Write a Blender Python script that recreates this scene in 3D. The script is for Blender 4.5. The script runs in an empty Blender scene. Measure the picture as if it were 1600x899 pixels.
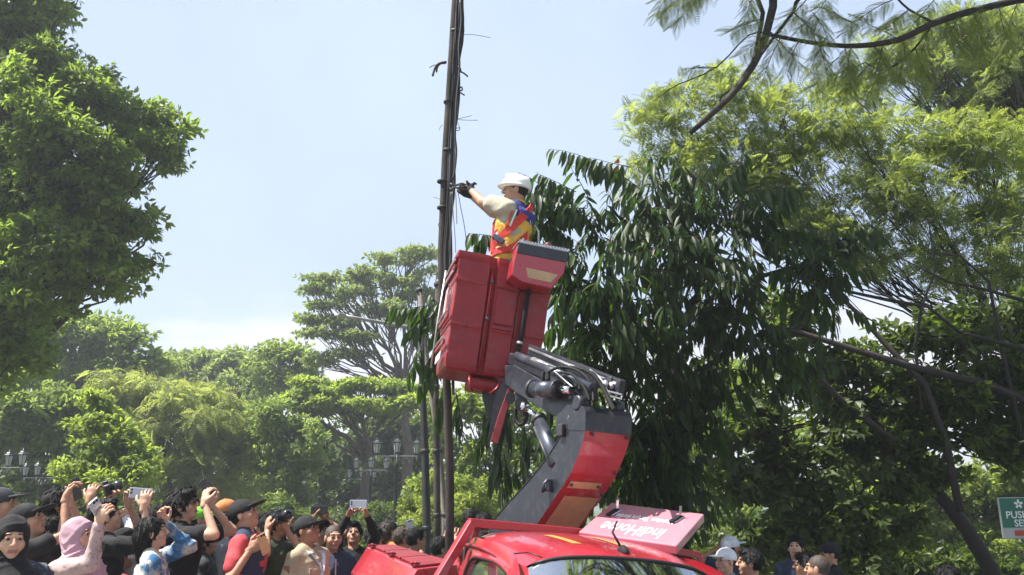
import bpy, bmesh, math, random
import numpy as np
from mathutils import Vector, Matrix, Euler

rnd = random.Random(7)
rng = np.random.default_rng(11)
R = math.radians
scene = bpy.context.scene
COL = scene.collection

# ------------------------------------------------------------------ camera
CAM_Z = 1.85
F_PX = 1350.0
PITCH = math.atan(340.0 / F_PX)
cam_data = bpy.data.cameras.new("camera")
cam_data.sensor_width = 36.0
cam_data.lens = 36.0 * F_PX / 1600.0
cam_data.clip_start = 0.05
cam_data.clip_end = 3000.0
cam = bpy.data.objects.new("camera", cam_data)
cam.location = (0, 0, CAM_Z)
cam.rotation_euler = (math.pi / 2 + PITCH, 0, 0)
COL.objects.link(cam)
scene.camera = cam

# ------------------------------------------------------------------ light
SUN_EL, SUN_AZ = R(61), R(-98)        # azimuth from +Y, negative = to the left
sun_dir = Vector((math.sin(SUN_AZ) * math.cos(SUN_EL), math.cos(SUN_AZ) * math.cos(SUN_EL), math.sin(SUN_EL)))
sd = bpy.data.lights.new("sun", 'SUN')
sd.energy = 5.0
sd.angle = R(0.5)
sd.color = (1.0, 0.95, 0.87)
sun = bpy.data.objects.new("sun", sd)
sun.rotation_euler = sun_dir.to_track_quat('Z', 'Y').to_euler()
sun.location = (0, 0, 60)
COL.objects.link(sun)

world = bpy.data.worlds.new("World")
scene.world = world
world.use_nodes = True
wn = world.node_tree.nodes; wl = world.node_tree.links
wn.clear()
sky = wn.new("ShaderNodeTexSky")
sky.sky_type = 'NISHITA'
sky.sun_disc = False
sky.sun_elevation = SUN_EL
sky.sun_rotation = SUN_AZ
sky.air_density = 1.0
sky.dust_density = 2.2
sky.ozone_density = 1.6
wtc = wn.new("ShaderNodeTexCoord")
wsep = wn.new("ShaderNodeSeparateXYZ"); wl.new(wtc.outputs['Generated'], wsep.inputs[0])
wmap = wn.new("ShaderNodeMapping"); wmap.inputs['Scale'].default_value = (1.5, 1.5, 4.2)
wl.new(wtc.outputs['Generated'], wmap.inputs[0])
wnoise = wn.new("ShaderNodeTexNoise"); wnoise.inputs['Scale'].default_value = 2.3
wnoise.inputs['Detail'].default_value = 7; wnoise.inputs['Roughness'].default_value = 0.52
wl.new(wmap.outputs[0], wnoise.inputs['Vector'])
# cumulus bank low over the horizon, thin veil above it
wlow = wn.new("ShaderNodeMapRange"); wlow.interpolation_type = 'SMOOTHSTEP'
wlow.inputs[1].default_value = 0.30; wlow.inputs[2].default_value = 0.12
wlow.inputs[3].default_value = -0.30; wlow.inputs[4].default_value = 0.22
wl.new(wsep.outputs['Z'], wlow.inputs[0])
wadd = wn.new("ShaderNodeMath"); wadd.operation = 'ADD'
wl.new(wnoise.outputs[0], wadd.inputs[0]); wl.new(wlow.outputs[0], wadd.inputs[1])
wramp = wn.new("ShaderNodeMapRange"); wramp.interpolation_type = 'SMOOTHSTEP'
wramp.inputs[1].default_value = 0.50; wramp.inputs[2].default_value = 0.74
wramp.inputs[3].default_value = 0.0; wramp.inputs[4].default_value = 0.8
wl.new(wadd.outputs[0], wramp.inputs[0])
wveil = wn.new("ShaderNodeMixRGB"); wveil.blend_type = 'MIX'; wveil.inputs[0].default_value = 0.5
wveil.inputs[2].default_value = (5.95, 7.15, 9.5, 1)          # thin high haze
wl.new(sky.outputs[0], wveil.inputs[1])
wn2 = wn.new("ShaderNodeTexNoise"); wn2.inputs['Scale'].default_value = 1.6; wn2.inputs['Detail'].default_value = 4
wl.new(wtc.outputs['Generated'], wn2.inputs['Vector'])
wv2 = wn.new("ShaderNodeMapRange"); wv2.inputs[1].default_value = .35; wv2.inputs[2].default_value = .7; wv2.inputs[3].default_value = .38; wv2.inputs[4].default_value = .68
wl.new(wn2.outputs[0], wv2.inputs[0]); wl.new(wv2.outputs[0], wveil.inputs[0])      # the veil is a little uneven
wmix = wn.new("ShaderNodeMixRGB"); wmix.inputs[2].default_value = (9.0, 8.4, 8.3, 1)
wl.new(wramp.outputs[0], wmix.inputs[0]); wl.new(wveil.outputs[0], wmix.inputs[1])
wbg = wn.new("ShaderNodeBackground"); wbg.inputs[1].default_value = 0.0528
wl.new(wmix.outputs[0], wbg.inputs[0])
wout = wn.new("ShaderNodeOutputWorld"); wl.new(wbg.outputs[0], wout.inputs[0])

scene.view_settings.view_transform = 'Standard'
scene.view_settings.look = 'None'
scene.view_settings.exposure = 1.42
scene.view_settings.gamma = 1.0
scene.render.engine = 'CYCLES'
scene.cycles.max_bounces = 7
scene.cycles.diffuse_bounces = 3
scene.cycles.glossy_bounces = 3
scene.cycles.transmission_bounces = 5
scene.cycles.transparent_max_bounces = 8
scene.cycles.use_denoising = True
scene.cycles.sample_clamp_indirect = 6.0

# ------------------------------------------------------------------ helpers
_f = Vector((0, math.cos(PITCH), math.sin(PITCH)))
_u = Vector((0, -math.sin(PITCH), math.cos(PITCH)))
_r = Vector((1, 0, 0))

def P(px, py, Y):
    """point of the place that stands Y metres ahead of the camera and shows at photo pixel (px, py)"""
    d = _f + _r * ((px - 800.0) / F_PX) + _u * ((449.5 - py) / F_PX)
    return Vector((0, 0, CAM_Z)) + d * (Y / d.y)

def W(npx, Y):
    return npx * Y / F_PX / 0.97

def tag(o, label=None, cat=None, group=None, kind=None):
    if label: o['label'] = label
    if cat: o['category'] = cat
    if group: o['group'] = group
    if kind: o['kind'] = kind
    return o

def empty(name, loc=(0, 0, 0), rz=0.0):
    o = bpy.data.objects.new(name, None)
    o.empty_display_size = 0.2
    o.location = loc
    o.rotation_euler = (0, 0, rz)
    COL.objects.link(o)
    return o

def link_mesh(name, me, parent=None, mats=(), world=True):
    """links a mesh whose vertices are in world space; keeps it there when parented"""
    o = bpy.data.objects.new(name, me)
    for m in mats:
        me.materials.append(m)
    COL.objects.link(o)
    if parent is not None:
        o.parent = parent
        if world:
            o.matrix_parent_inverse = world_of(parent).inverted()
    return o

def world_of(o):
    M = o.matrix_basis.copy()
    while o.parent is not None:
        M = o.parent.matrix_basis @ o.matrix_parent_inverse @ M
        o = o.parent
    return M

class MB:
    """collects shapes into one mesh"""
    def __init__(s):
        s.v = []; s.f = []; s.m = []; s.sm = []
    def add(s, verts, faces, mi=0, smooth=False):
        b = len(s.v)
        s.v.extend([tuple(p) for p in verts])
        for f in faces:
            s.f.append(tuple(b + i for i in f)); s.m.append(mi); s.sm.append(smooth)
    def box(s, M, sx, sy, sz, mi=0, bevel=0.0):
        """box centred at M, sizes full; bevel chamfers the edges"""
        hx, hy, hz = sx / 2, sy / 2, sz / 2
        if bevel <= 0:
            vs = [M @ Vector((x, y, z)) for x in (-hx, hx) for y in (-hy, hy) for z in (-hz, hz)]
            s.add(vs, [(0, 1, 3, 2), (4, 6, 7, 5), (0, 4, 5, 1), (2, 3, 7, 6), (0, 2, 6, 4), (1, 5, 7, 3)], mi)
            return
        b = min(bevel, hx * .9, hy * .9, hz * .9)
        bm = bmesh.new()
        bmesh.ops.create_cube(bm, size=1.0)
        for v in bm.verts:
            v.co = Vector((v.co.x * sx, v.co.y * sy, v.co.z * sz))
        bmesh.ops.bevel(bm, geom=list(bm.edges), offset=b, segments=2, affect='EDGES', profile=0.5)
        bm.verts.index_update()
        s.add([M @ v.co for v in bm.verts], [[v.index for v in f.verts] for f in bm.faces], mi, False)
        bm.free()
    def beam(s, a, b, w, h, up=Vector((0, 0, 1)), mi=0, bevel=0.0):
        a = Vector(a); b = Vector(b)
        d = (b - a); L = d.length; y = d.normalized()
        x = y.cross(up).normalized(); z = x.cross(y)
        M = Matrix(((x.x, y.x, z.x, 0), (x.y, y.y, z.y, 0), (x.z, y.z, z.z, 0), (0, 0, 0, 1)))
        M.translation = (a + b) / 2
        s.box(M, w, L, h, mi, bevel)
    def tube(s, pts, rad, n=8, mi=0, cap=True, smooth=True):
        pts = [Vector(p) for p in pts]
        if not hasattr(rad, '__len__'): rad = [rad] * len(pts)
        b = len(s.v)
        prev = None
        for i, p in enumerate(pts):
            t = (pts[min(i + 1, len(pts) - 1)] - pts[max(i - 1, 0)])
            if t.length < 1e-9: t = Vector((0, 0, 1))
            t.normalize()
            if prev is None:
                a = Vector((1, 0, 0)) if abs(t.x) < .8 else Vector((0, 1, 0))
                nx = t.cross(a).normalized()
            else:
                nx = (prev - t * prev.dot(t))
                nx = nx.normalized() if nx.length > 1e-6 else t.orthogonal().normalized()
            prev = nx
            ny = t.cross(nx)
            for k in range(n):
                a = 2 * math.pi * k / n
                s.v.append(tuple(p + (nx * math.cos(a) + ny * math.sin(a)) * rad[i]))
        for i in range(len(pts) - 1):
            for k in range(n):
                k2 = (k + 1) % n
                s.f.append((b + i * n + k, b + i * n + k2, b + (i + 1) * n + k2, b + (i + 1) * n + k))
                s.m.append(mi); s.sm.append(smooth)
        if cap:
            s.f.append(tuple(b + k for k in reversed(range(n)))); s.m.append(mi); s.sm.append(False)
            e = b + (len(pts) - 1) * n
            s.f.append(tuple(e + k for k in range(n))); s.m.append(mi); s.sm.append(False)
    def lathe(s, M, prof, n=16, mi=0, smooth=True):
        """prof = [(r, z)...] turned about M's z"""
        b = len(s.v)
        for (r, z) in prof:
            for k in range(n):
                a = 2 * math.pi * k / n
                s.v.append(tuple(M @ Vector((r * math.cos(a), r * math.sin(a), z))))
        for i in range(len(prof) - 1):
            for k in range(n):
                k2 = (k + 1) % n
                s.f.append((b + i * n + k, b + i * n + k2, b + (i + 1) * n + k2, b + (i + 1) * n + k))
                s.m.append(mi); s.sm.append(smooth)
        s.f.append(tuple(b + k for k in reversed(range(n)))); s.m.append(mi); s.sm.append(False)
        e = b + (len(prof) - 1) * n
        s.f.append(tuple(e + k for k in range(n))); s.m.append(mi); s.sm.append(False)
    def prism(s, M, poly, d0, d1, mi=0):
        """poly in M's local xz plane, extruded along local y from d0 to d1"""
        n = len(poly)
        vs = [M @ Vector((x, d0, z)) for x, z in poly] + [M @ Vector((x, d1, z)) for x, z in poly]
        fs = [tuple(range(n)), tuple(reversed(range(n, 2 * n)))]
        for i in range(n):
            j = (i + 1) % n
            fs.append((i, i + n, j + n, j))
        s.add(vs, fs, mi)
    def grid(s, pts, nu, nv, mi=0, smooth=True):
        fs = []
        for i in range(nu - 1):
            for j in range(nv - 1):
                a = i * nv + j
                fs.append((a, a + 1, a + nv + 1, a + nv))
        s.add(pts, fs, mi, smooth)
    def build(s, name, mats, parent=None, bevel=0.0, world=True, recalc=True):
        me = bpy.data.meshes.new(name)
        me.from_pydata(s.v, [], s.f)
        if recalc or bevel:
            bm = bmesh.new(); bm.from_mesh(me)
            for i, f in enumerate(bm.faces):
                f.material_index = s.m[i]; f.smooth = s.sm[i]
            bmesh.ops.recalc_face_normals(bm, faces=bm.faces)
            bm.to_mesh(me); bm.free()
        else:
            me.polygons.foreach_set('material_index', s.m)
            me.polygons.foreach_set('use_smooth', s.sm)
        if not isinstance(mats, (list, tuple)): mats = [mats]
        o = link_mesh(name, me, parent, mats, world)
        if bevel > 0:
            md = o.modifiers.new("bevel", 'BEVEL'); md.width = bevel; md.segments = 2
            md.limit_method = 'ANGLE'; md.angle_limit = R(35)
        return o

def frame(origin, yaw=0.0, roll=0.0, pitch=0.0):
    """local x = across, y = away, z = up; yaw about z, roll clockwise as seen by the camera"""
    return Matrix.Translation(origin) @ Matrix.Rotation(yaw, 4, 'Z') @ Matrix.Rotation(roll, 4, 'Y') @ Matrix.Rotation(pitch, 4, 'X')

def np_mesh(name, V, F, mats, parent=None, tint=None, smooth=False, midx=None):
    V = np.ascontiguousarray(V, dtype=np.float32); F = np.ascontiguousarray(F, dtype=np.int32)
    me = bpy.data.meshes.new(name)
    k = F.shape[1]
    me.vertices.add(len(V)); me.vertices.foreach_set('co', V.ravel())
    me.loops.add(F.size); me.loops.foreach_set('vertex_index', F.ravel())
    me.polygons.add(len(F))
    me.polygons.foreach_set('loop_start', np.arange(0, F.size, k, dtype=np.int32))
    me.polygons.foreach_set('loop_total', np.full(len(F), k, dtype=np.int32))
    me.polygons.foreach_set('use_smooth', np.full(len(F), smooth))
    if midx is not None:
        me.polygons.foreach_set('material_index', np.asarray(midx, dtype=np.int32))
    me.update(calc_edges=True)
    if tint is not None:
        a = me.attributes.new('tint', 'FLOAT', 'POINT')
        a.data.foreach_set('value', np.ascontiguousarray(tint, dtype=np.float32))
    if not isinstance(mats, (list, tuple)): mats = [mats]
    return link_mesh(name, me, parent, mats)

# ------------------------------------------------------------------ materials
def new_mat(name):
    m = bpy.data.materials.new(name); m.use_nodes = True
    n = m.node_tree.nodes
    return m, n, m.node_tree.links, n['Principled BSDF']

def mat(name, color, rough=0.5, metal=0.0, spec=0.5, coat=0.0, noise=0.0, nscale=8.0, bump=0.0, bscale=60.0, dirt=None, dirt_amt=0.0, thr=(.5, .75)):
    m, n, l, b = new_mat(name)
    b.inputs['Base Color'].default_value = (*color, 1)
    b.inputs['Roughness'].default_value = rough
    b.inputs['Metallic'].default_value = metal
    b.inputs['Specular IOR Level'].default_value = spec
    if coat:
        b.inputs['Coat Weight'].default_value = coat
        b.inputs['Coat Roughness'].default_value = 0.06
    if noise or bump or dirt_amt:
        tc = n.new('ShaderNodeTexCoord')
    last = None
    if noise:
        t = n.new('ShaderNodeTexNoise'); t.inputs['Scale'].default_value = nscale; t.inputs['Detail'].default_value = 6
        l.new(tc.outputs['Object'], t.inputs['Vector'])
        mr = n.new('ShaderNodeMapRange'); mr.inputs[1].default_value = .3; mr.inputs[2].default_value = .7
        mr.inputs[3].default_value = 1 - noise; mr.inputs[4].default_value = 1 + noise
        l.new(t.outputs[0], mr.inputs[0])
        mx = n.new('ShaderNodeVectorMath'); mx.operation = 'SCALE'; mx.inputs[0].default_value = color
        l.new(mr.outputs[0], mx.inputs['Scale'])
        last = mx.outputs[0]
        r2 = n.new('ShaderNodeMapRange'); r2.inputs[1].default_value = .3; r2.inputs[2].default_value = .7
        r2.inputs[3].default_value = max(.02, rough - .12); r2.inputs[4].default_value = min(1, rough + .15)
        l.new(t.outputs[0], r2.inputs[0]); l.new(r2.outputs[0], b.inputs['Roughness'])
    if dirt_amt:
        t = n.new('ShaderNodeTexNoise'); t.inputs['Scale'].default_value = nscale * 2.7; t.inputs['Detail'].default_value = 9
        t.inputs['Roughness'].default_value = .7
        l.new(tc.outputs['Object'], t.inputs['Vector'])
        mr = n.new('ShaderNodeMapRange'); mr.inputs[1].default_value = thr[0]; mr.inputs[2].default_value = thr[1]
        mr.inputs[3].default_value = 0; mr.inputs[4].default_value = dirt_amt
        l.new(t.outputs[0], mr.inputs[0])
        mx = n.new('ShaderNodeMixRGB'); mx.inputs[1].default_value = (*color, 1); mx.inputs[2].default_value = (*(dirt or (.2, .17, .13)), 1)
        l.new(mr.outputs[0], mx.inputs[0])
        if last: l.new(last, mx.inputs[1])
        last = mx.outputs[0]
    if last: l.new(last, b.inputs['Base Color'])
    if bump:
        t = n.new('ShaderNodeTexNoise'); t.inputs['Scale'].default_value = bscale; t.inputs['Detail'].default_value = 4
        l.new(tc.outputs['Object'], t.inputs['Vector'])
        bp = n.new('ShaderNodeBump'); bp.inputs['Strength'].default_value = bump; bp.inputs['Distance'].default_value = 0.01
        l.new(t.outputs[0], bp.inputs['Height']); l.new(bp.outputs[0], b.inputs['Normal'])
    return m

def leaf_mat(name, dark, light, trans, tw=0.45, rough=0.45, spec=0.4):
    """tint attribute runs from the species' old dark leaves to its young light ones"""
    dark, light, trans = [(c[0] * 1.08, c[1] * 1.06, c[2] * .66) for c in (dark, light, trans)]
    m, n, l, b = new_mat(name)
    at = n.new('ShaderNodeAttribute'); at.attribute_name = 'tint'
    mx = n.new('ShaderNodeMixRGB'); mx.inputs[1].default_value = (*dark, 1); mx.inputs[2].default_value = (*light, 1)
    l.new(at.outputs['Fac'], mx.inputs[0]); l.new(mx.outputs[0], b.inputs['Base Color'])
    b.inputs['Roughness'].default_value = rough
    b.inputs['Specular IOR Level'].default_value = spec
    tr = n.new('ShaderNodeBsdfTranslucent')
    tm = n.new('ShaderNodeMixRGB'); tm.inputs[1].default_value = (*[c * .62 for c in trans], 1); tm.inputs[2].default_value = (*trans, 1)
    l.new(at.outputs['Fac'], tm.inputs[0]); l.new(tm.outputs[0], tr.inputs[0])
    ms = n.new('ShaderNodeMixShader'); ms.inputs[0].default_value = tw
    l.new(b.outputs[0], ms.inputs[1]); l.new(tr.outputs[0], ms.inputs[2])
    l.new(ms.outputs[0], n['Material Output'].inputs['Surface'])
    return m

M = {}
M['bark'] = mat('bark', (.09, .07, .055), .9, noise=.35, nscale=5, bump=.8, bscale=25, dirt=(.16, .17, .12), dirt_amt=.5)
M['bark_dark'] = mat('bark_dark', (.030, .025, .021), .9, noise=.3, nscale=5, bump=.8, bscale=25)
M['bark_grey'] = mat('bark_grey', (.16, .14, .12), .9, noise=.3, nscale=4, bump=.6, bscale=18)
# ------------------------------------------------------------------ foliage
def T_quad(w=.30, lift=.07):
    V = [(0, 0, 0), (-w, .45, lift), (0, 1, -.03), (w, .45, lift)]
    F = [(0, 3, 2), (0, 2, 1)]
    return np.array(V, float), np.array(F)

def T_long(w=.13, droop=.18, st=(0, .12, .36, .66, .88, 1)):
    hw = {0: 0, 1: 0}
    V = []; F = []
    for i, t in enumerate(st):
        k = math.sin(math.pi * min(1, t ** .8)) ** .8 * w if 0 < t < 1 else 0
        z = -droop * t * t
        V += [(-k, t, z + k * .35), (0, t, z), (k, t, z + k * .35)]
    for i in range(len(st) - 1):
        a = i * 3; b = a + 3
        if i == 0:
            F += [(a + 1, b + 1, b), (a + 1, b + 2, b + 1)]
        elif i == len(st) - 2:
            F += [(a, a + 1, b + 1), (a + 1, a + 2, b + 1)]
        else:
            F += [(a, a + 1, b + 1), (a, b + 1, b), (a + 1, a + 2, b + 2), (a + 1, b + 2, b + 1)]
    return np.array(V, float), np.array(F)

def T_frond(pairs=8, w=.26, droop=.25, lw=.045, split=1):
    V = []; F = []
    for i in range(pairs):
        t = .15 + .85 * i / (pairs - 1)
        z = -droop * t * t
        L = w * math.sin(math.pi * min(.97, .25 + .7 * t)) * 1.05 + .03
        for s in (-1, 1):
            b = len(V)
            V += [(0, t, z), (s * L * .5, t + .05 + lw, z - .02), (s * L, t + .13, z - .07), (s * L * .5, t + .05 - lw, z - .02)]
            F += [(b, b + 1, b + 2), (b, b + 2, b + 3)] if s < 0 else [(b, b + 2, b + 1), (b, b + 3, b + 2)]
    b = len(V)
    V += [(-.008, 0, 0), (.008, 0, 0), (0, 1, -droop)]
    F += [(b, b + 1, b + 2)]
    return np.array(V, float), np.array(F)

def T_spray(n=5, w=.16, seed=3):
    """a twig tip: n simple leaves fanned round one point"""
    g = np.random.default_rng(seed)
    V = []; F = []
    for i in range(n):
        a = (i / n - .5) * 3.6 + g.normal(0, .15)
        e = g.normal(-.1, .3); L = g.uniform(.65, 1.0)
        d = Vector((math.sin(a) * math.cos(e), math.cos(a) * math.cos(e), math.sin(e)))
        s = Vector((math.cos(a), -math.sin(a), 0)); nn = s.cross(d)
        b = len(V)
        for (x, y, z) in [(0, .08, 0), (-w, .5, .07), (0, 1, -.05), (w, .5, .07)]:
            V.append(tuple((s * x + d * y + nn * z) * L))
        F += [(b, b + 3, b + 2), (b, b + 2, b + 1)]
    return np.array(V, float), np.array(F)

def unit(a):
    return a / np.maximum(np.linalg.norm(a, axis=-1, keepdims=True), 1e-9)

def place(template, pos, fwd, nor, size):
    V, F = template
    y = unit(fwd); x = unit(np.cross(y, nor)); z = np.cross(x, y)
    A = np.stack([x, y, z], axis=2) * size[:, None, None]          # columns
    W_ = np.einsum('nij,kj->nki', A, V) + pos[:, None, :]
    n = len(pos)
    FF = (F[None] + (np.arange(n) * len(V))[:, None, None]).reshape(-1, F.shape[1])
    return W_.reshape(-1, 3), FF

def blob_world(b, Y):
    if b[0] == 'w':
        return np.array(b[1:4], float), np.array(b[4:7], float)
    px, py, rx, ry = b[:4]
    dY = b[4] if len(b) > 4 else 0.0
    c = P(px, py, Y + dY)
    k = (c - Vector((0, 0, CAM_Z))).length / F_PX
    r = rx * k
    rd = b[5] * r if len(b) > 5 else .9 * r
    return np.array(c), np.array([r, rd, ry * k])

def crown_clusters(blobs, Y, dens, g, inner=.5, flat_under=False, sub=20):
    """every blob of a crown is a heap of smaller leaf clumps; clusters sit on the clumps' shells"""
    C = []; O = []; B = []
    for bi, b in enumerate(blobs):
        c, r = blob_world(b, Y)
        area = 4 * math.pi * ((r[0] * r[1]) ** 1.6 / 3 + (r[0] * r[2]) ** 1.6 / 3 + (r[1] * r[2]) ** 1.6 / 3) ** (1 / 1.6)
        n = max(20, int(area * dens))
        m = max(5, int(sub * g.uniform(.8, 1.2)))
        d = unit(g.normal(size=(m, 3)))
        if flat_under:
            d[:, 2] = np.abs(d[:, 2]) * .8 - .15
        rad = 1 - inner * g.random(m) ** 1.4
        sc = c + d * r * rad[:, None] * .86
        sr = g.uniform(.12, .40, m) 
        w = sr ** 2; w /= w.sum()
        k = g.choice(m, n, p=w)
        e = unit(g.normal(size=(n, 3)))
        e[:, 2] = np.where((e[:, 2] < 0) & (g.random(n) < .55), -e[:, 2], e[:, 2])
        rr = (1 - .5 * g.random(n) ** 1.5) * (1 + .15 * np.sin(e[:, 0] * 6 + k) * np.sin(e[:, 1] * 5 + k))
        C.append(sc[k] + e * r * (sr[k] * rr)[:, None]); O.append(unit(e / r + .5 * d[k] / r)); B.append(np.full(n, bi))
    return np.concatenate(C), np.concatenate(O), np.concatenate(B)

def crown_mesh(name, parent, C, O, K, crad, size, template, m, g, droop=.2, upn=.8, out=.6, flat=.6, sj=.3, tint_c=(2, 2.4)):
    n = len(C)
    Kc = K
    c = np.repeat(C, Kc, 0); o = np.repeat(O, Kc, 0)
    off = g.normal(size=(n * Kc, 3)); off = unit(off) * (g.random((n * Kc, 1)) ** .5)
    off[:, 2] *= flat
    cs = np.repeat(g.uniform(.6, 1.25, n), Kc)[:, None]
    pos = c + off * crad * cs
    fwd = unit(out * o + .7 * off + .45 * g.normal(size=off.shape)); fwd[:, 2] -= droop
    nor = unit(np.array([-.25, 0, upn * .62]) + .35 * o + .55 * g.normal(size=off.shape))
    sz = size * g.uniform(1 - sj, 1 + sj, n * Kc)
    V, F = place(template, pos, fwd, nor, sz)
    t = np.repeat(g.beta(*tint_c, n), Kc) + g.normal(0, .13, n * Kc)
    t = np.clip(t, 0, 1)
    ob = np_mesh(name, V, F, m, parent, tint=np.repeat(t, len(template[0])))
    return ob

def bez(a, b, bend, n=7, wob=0.0, g=None):
    a = Vector(a); b = Vector(b); m = (a + b) / 2 + Vector(bend)
    L = (b - a).length
    pts = []
    for i in range(n):
        t = i / (n - 1)
        p = a * (1 - t) ** 2 + m * 2 * t * (1 - t) + b * t * t
        if wob and 0 < i < n - 1:
            p = p + Vector(g.normal(0, wob * L, 3))
        pts.append(p)
    return pts

TREES = []
DENS_K, SIZE_K, CRAD_K = 1.45, .62, .78
def tree(name, label, Y, blobs, template, size, dens, K, crad, m_leaf, m_bark, base, fork, r_trunk, seed=1, group=None,
         inner=.5, droop=.2, upn=.8, out=.6, flat=.6, twigs=.35, limb_r=None, flat_under=False, tint_c=(2, 2.4), cat='tree', twig_r=.010, lean_pts=None, extra=None, sub=20):
    """a tapered trunk, a limb to every clump, twigs to its leaf clusters and a crown of single leaves"""
    g = np.random.default_rng(seed)
    base = Vector(base)
    root = empty(name, base)
    tag(root, label, cat, group)
    fork = Vector(fork)
    tr = MB()
    pts = lean_pts or bez(base - Vector((0, 0, .2)), fork, (g.normal(0, .15), 0, 0), 8, .012, g)
    pts = [Vector(p) for p in pts]
    n = len(pts)
    tr.tube(pts, [r_trunk * (1.35 - .85 * i / (n - 1) if i else 1.6) for i in range(n)], 10)
    tr.build('trunk', m_bark, root, recalc=False)
    dens *= DENS_K; size *= SIZE_K; crad *= CRAD_K
    C, O, B = crown_clusters(blobs, Y, dens, g, inner, flat_under, sub)
    lr = limb_r or r_trunk * .42
    tw = MB()
    for bi, b in enumerate(blobs):
        c, r = blob_world(b, Y)
        c = Vector(c)
        lb = MB()
        st = pts[-1] if bi % 3 else pts[-2]
        L = (c - st).length
        lp = bez(st, c, (g.normal(0, .08) * L, g.normal(0, .08) * L, -.10 * L), 8, .018, g)
        lk = lr * (.55 + .6 * (bi % 4 == 0))
        lb.tube(lp, [lk * (1 - .82 * i / 7) for i in range(8)], 6)
        lb.build('limb', m_bark, root, recalc=False)
        idx = np.where(B == bi)[0]
        g.shuffle(idx)
        kk = int(len(idx) * twigs)
        kk = min(kk, 60)
        for j in idx[:kk]:
            s = lp[int(g.integers(3, 8))]
            e = Vector(C[j]); L2 = (e - s).length
            tp = bez(s, e, (g.normal(0, .1) * L2, g.normal(0, .1) * L2, g.normal(-.05, .08) * L2), 5, .03, g)
            tw.tube(tp, [lk * .22 * (1 - .75 * i / 4) + twig_r * .4 for i in range(5)], 4, cap=False)
    tw.build('twigs', m_bark, root, recalc=False)['kind'] = 'stuff'
    cr = crown_mesh('crown', root, C, O, K, crad, size, template, m_leaf, g, droop, upn, out, flat, tint_c=tint_c)
    cr['kind'] = 'stuff'
    TREES.append(root)
    return root

M['leaf_broad'] = leaf_mat('leaf_broad', (.045, .075, .035), (.15, .20, .06), (.36, .52, .11), .5, .42)
M['leaf_mid'] = leaf_mat('leaf_mid', (.075, .115, .05), (.18, .24, .09), (.42, .56, .17), .52, .5)
M['leaf_bright'] = leaf_mat('leaf_bright', (.09, .14, .045), (.20, .27, .08), (.50, .64, .16), .52, .5)
M['leaf_yellow'] = leaf_mat('leaf_yellow', (.075, .115, .04), (.20, .25, .085), (.46, .57, .15), .52, .45)
M['leaf_feather'] = leaf_mat('leaf_feather', (.08, .12, .055), (.18, .235, .10), (.42, .52, .18), .55, .5)
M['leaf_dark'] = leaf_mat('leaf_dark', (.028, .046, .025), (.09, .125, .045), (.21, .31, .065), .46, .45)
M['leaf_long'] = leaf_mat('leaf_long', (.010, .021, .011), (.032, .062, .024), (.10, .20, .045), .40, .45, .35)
M['leaf_bluish'] = leaf_mat('leaf_bluish', (.10, .14, .075), (.19, .25, .12), (.42, .54, .22), .52, .55)
M['leaf_dome'] = leaf_mat('leaf_dome', (.11, .15, .055), (.20, .25, .09), (.46, .54, .18), .55, .55)
# ------------------------------------------------------------------ ground, road, pavements
def ground_mat(name, c1, c2, scale, bump=.4):
    m, n, l, b = new_mat(name)
    tc = n.new('ShaderNodeTexCoord')
    t = n.new('ShaderNodeTexNoise'); t.inputs['Scale'].default_value = scale; t.inputs['Detail'].default_value = 10
    l.new(tc.outputs['Object'], t.inputs['Vector'])
    r = n.new('ShaderNodeValToRGB'); r.color_ramp.elements[0].position = .35; r.color_ramp.elements[1].position = .7
    r.color_ramp.elements[0].color = (*c1, 1); r.color_ramp.elements[1].color = (*c2, 1)
    l.new(t.outputs[0], r.inputs[0]); l.new(r.outputs[0], b.inputs['Base Color'])
    b.inputs['Roughness'].default_value = .92
    t2 = n.new('ShaderNodeTexNoise'); t2.inputs['Scale'].default_value = scale * 30; t2.inputs['Detail'].default_value = 3
    l.new(tc.outputs['Object'], t2.inputs['Vector'])
    bp = n.new('ShaderNodeBump'); bp.inputs['Strength'].default_value = bump; bp.inputs['Distance'].default_value = .02
    l.new(t2.outputs[0], bp.inputs['Height']); l.new(bp.outputs[0], b.inputs['Normal'])
    return m
M['grass_ground'] = ground_mat('grass_ground', (.045, .06, .02), (.08, .09, .035), .6)
M['asphalt'] = ground_mat('asphalt', (.045, .045, .047), (.07, .068, .066), .8)
M['paving'] = ground_mat('paving', (.22, .20, .18), (.30, .28, .25), 1.5)
M['kerb'] = ground_mat('kerb', (.3, .3, .28), (.42, .41, .38), 2.0)
M['hill'] = ground_mat('hill', (.035, .06, .03), (.07, .10, .045), .05)

mb = MB(); g_ = 700
mb.add([(-g_, -g_, 0), (g_, -g_, 0), (g_, g_, 0), (-g_, g_, 0)], [(0, 1, 2, 3)])
tag(mb.build('ground', M['grass_ground'], recalc=False), kind='structure')
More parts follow.
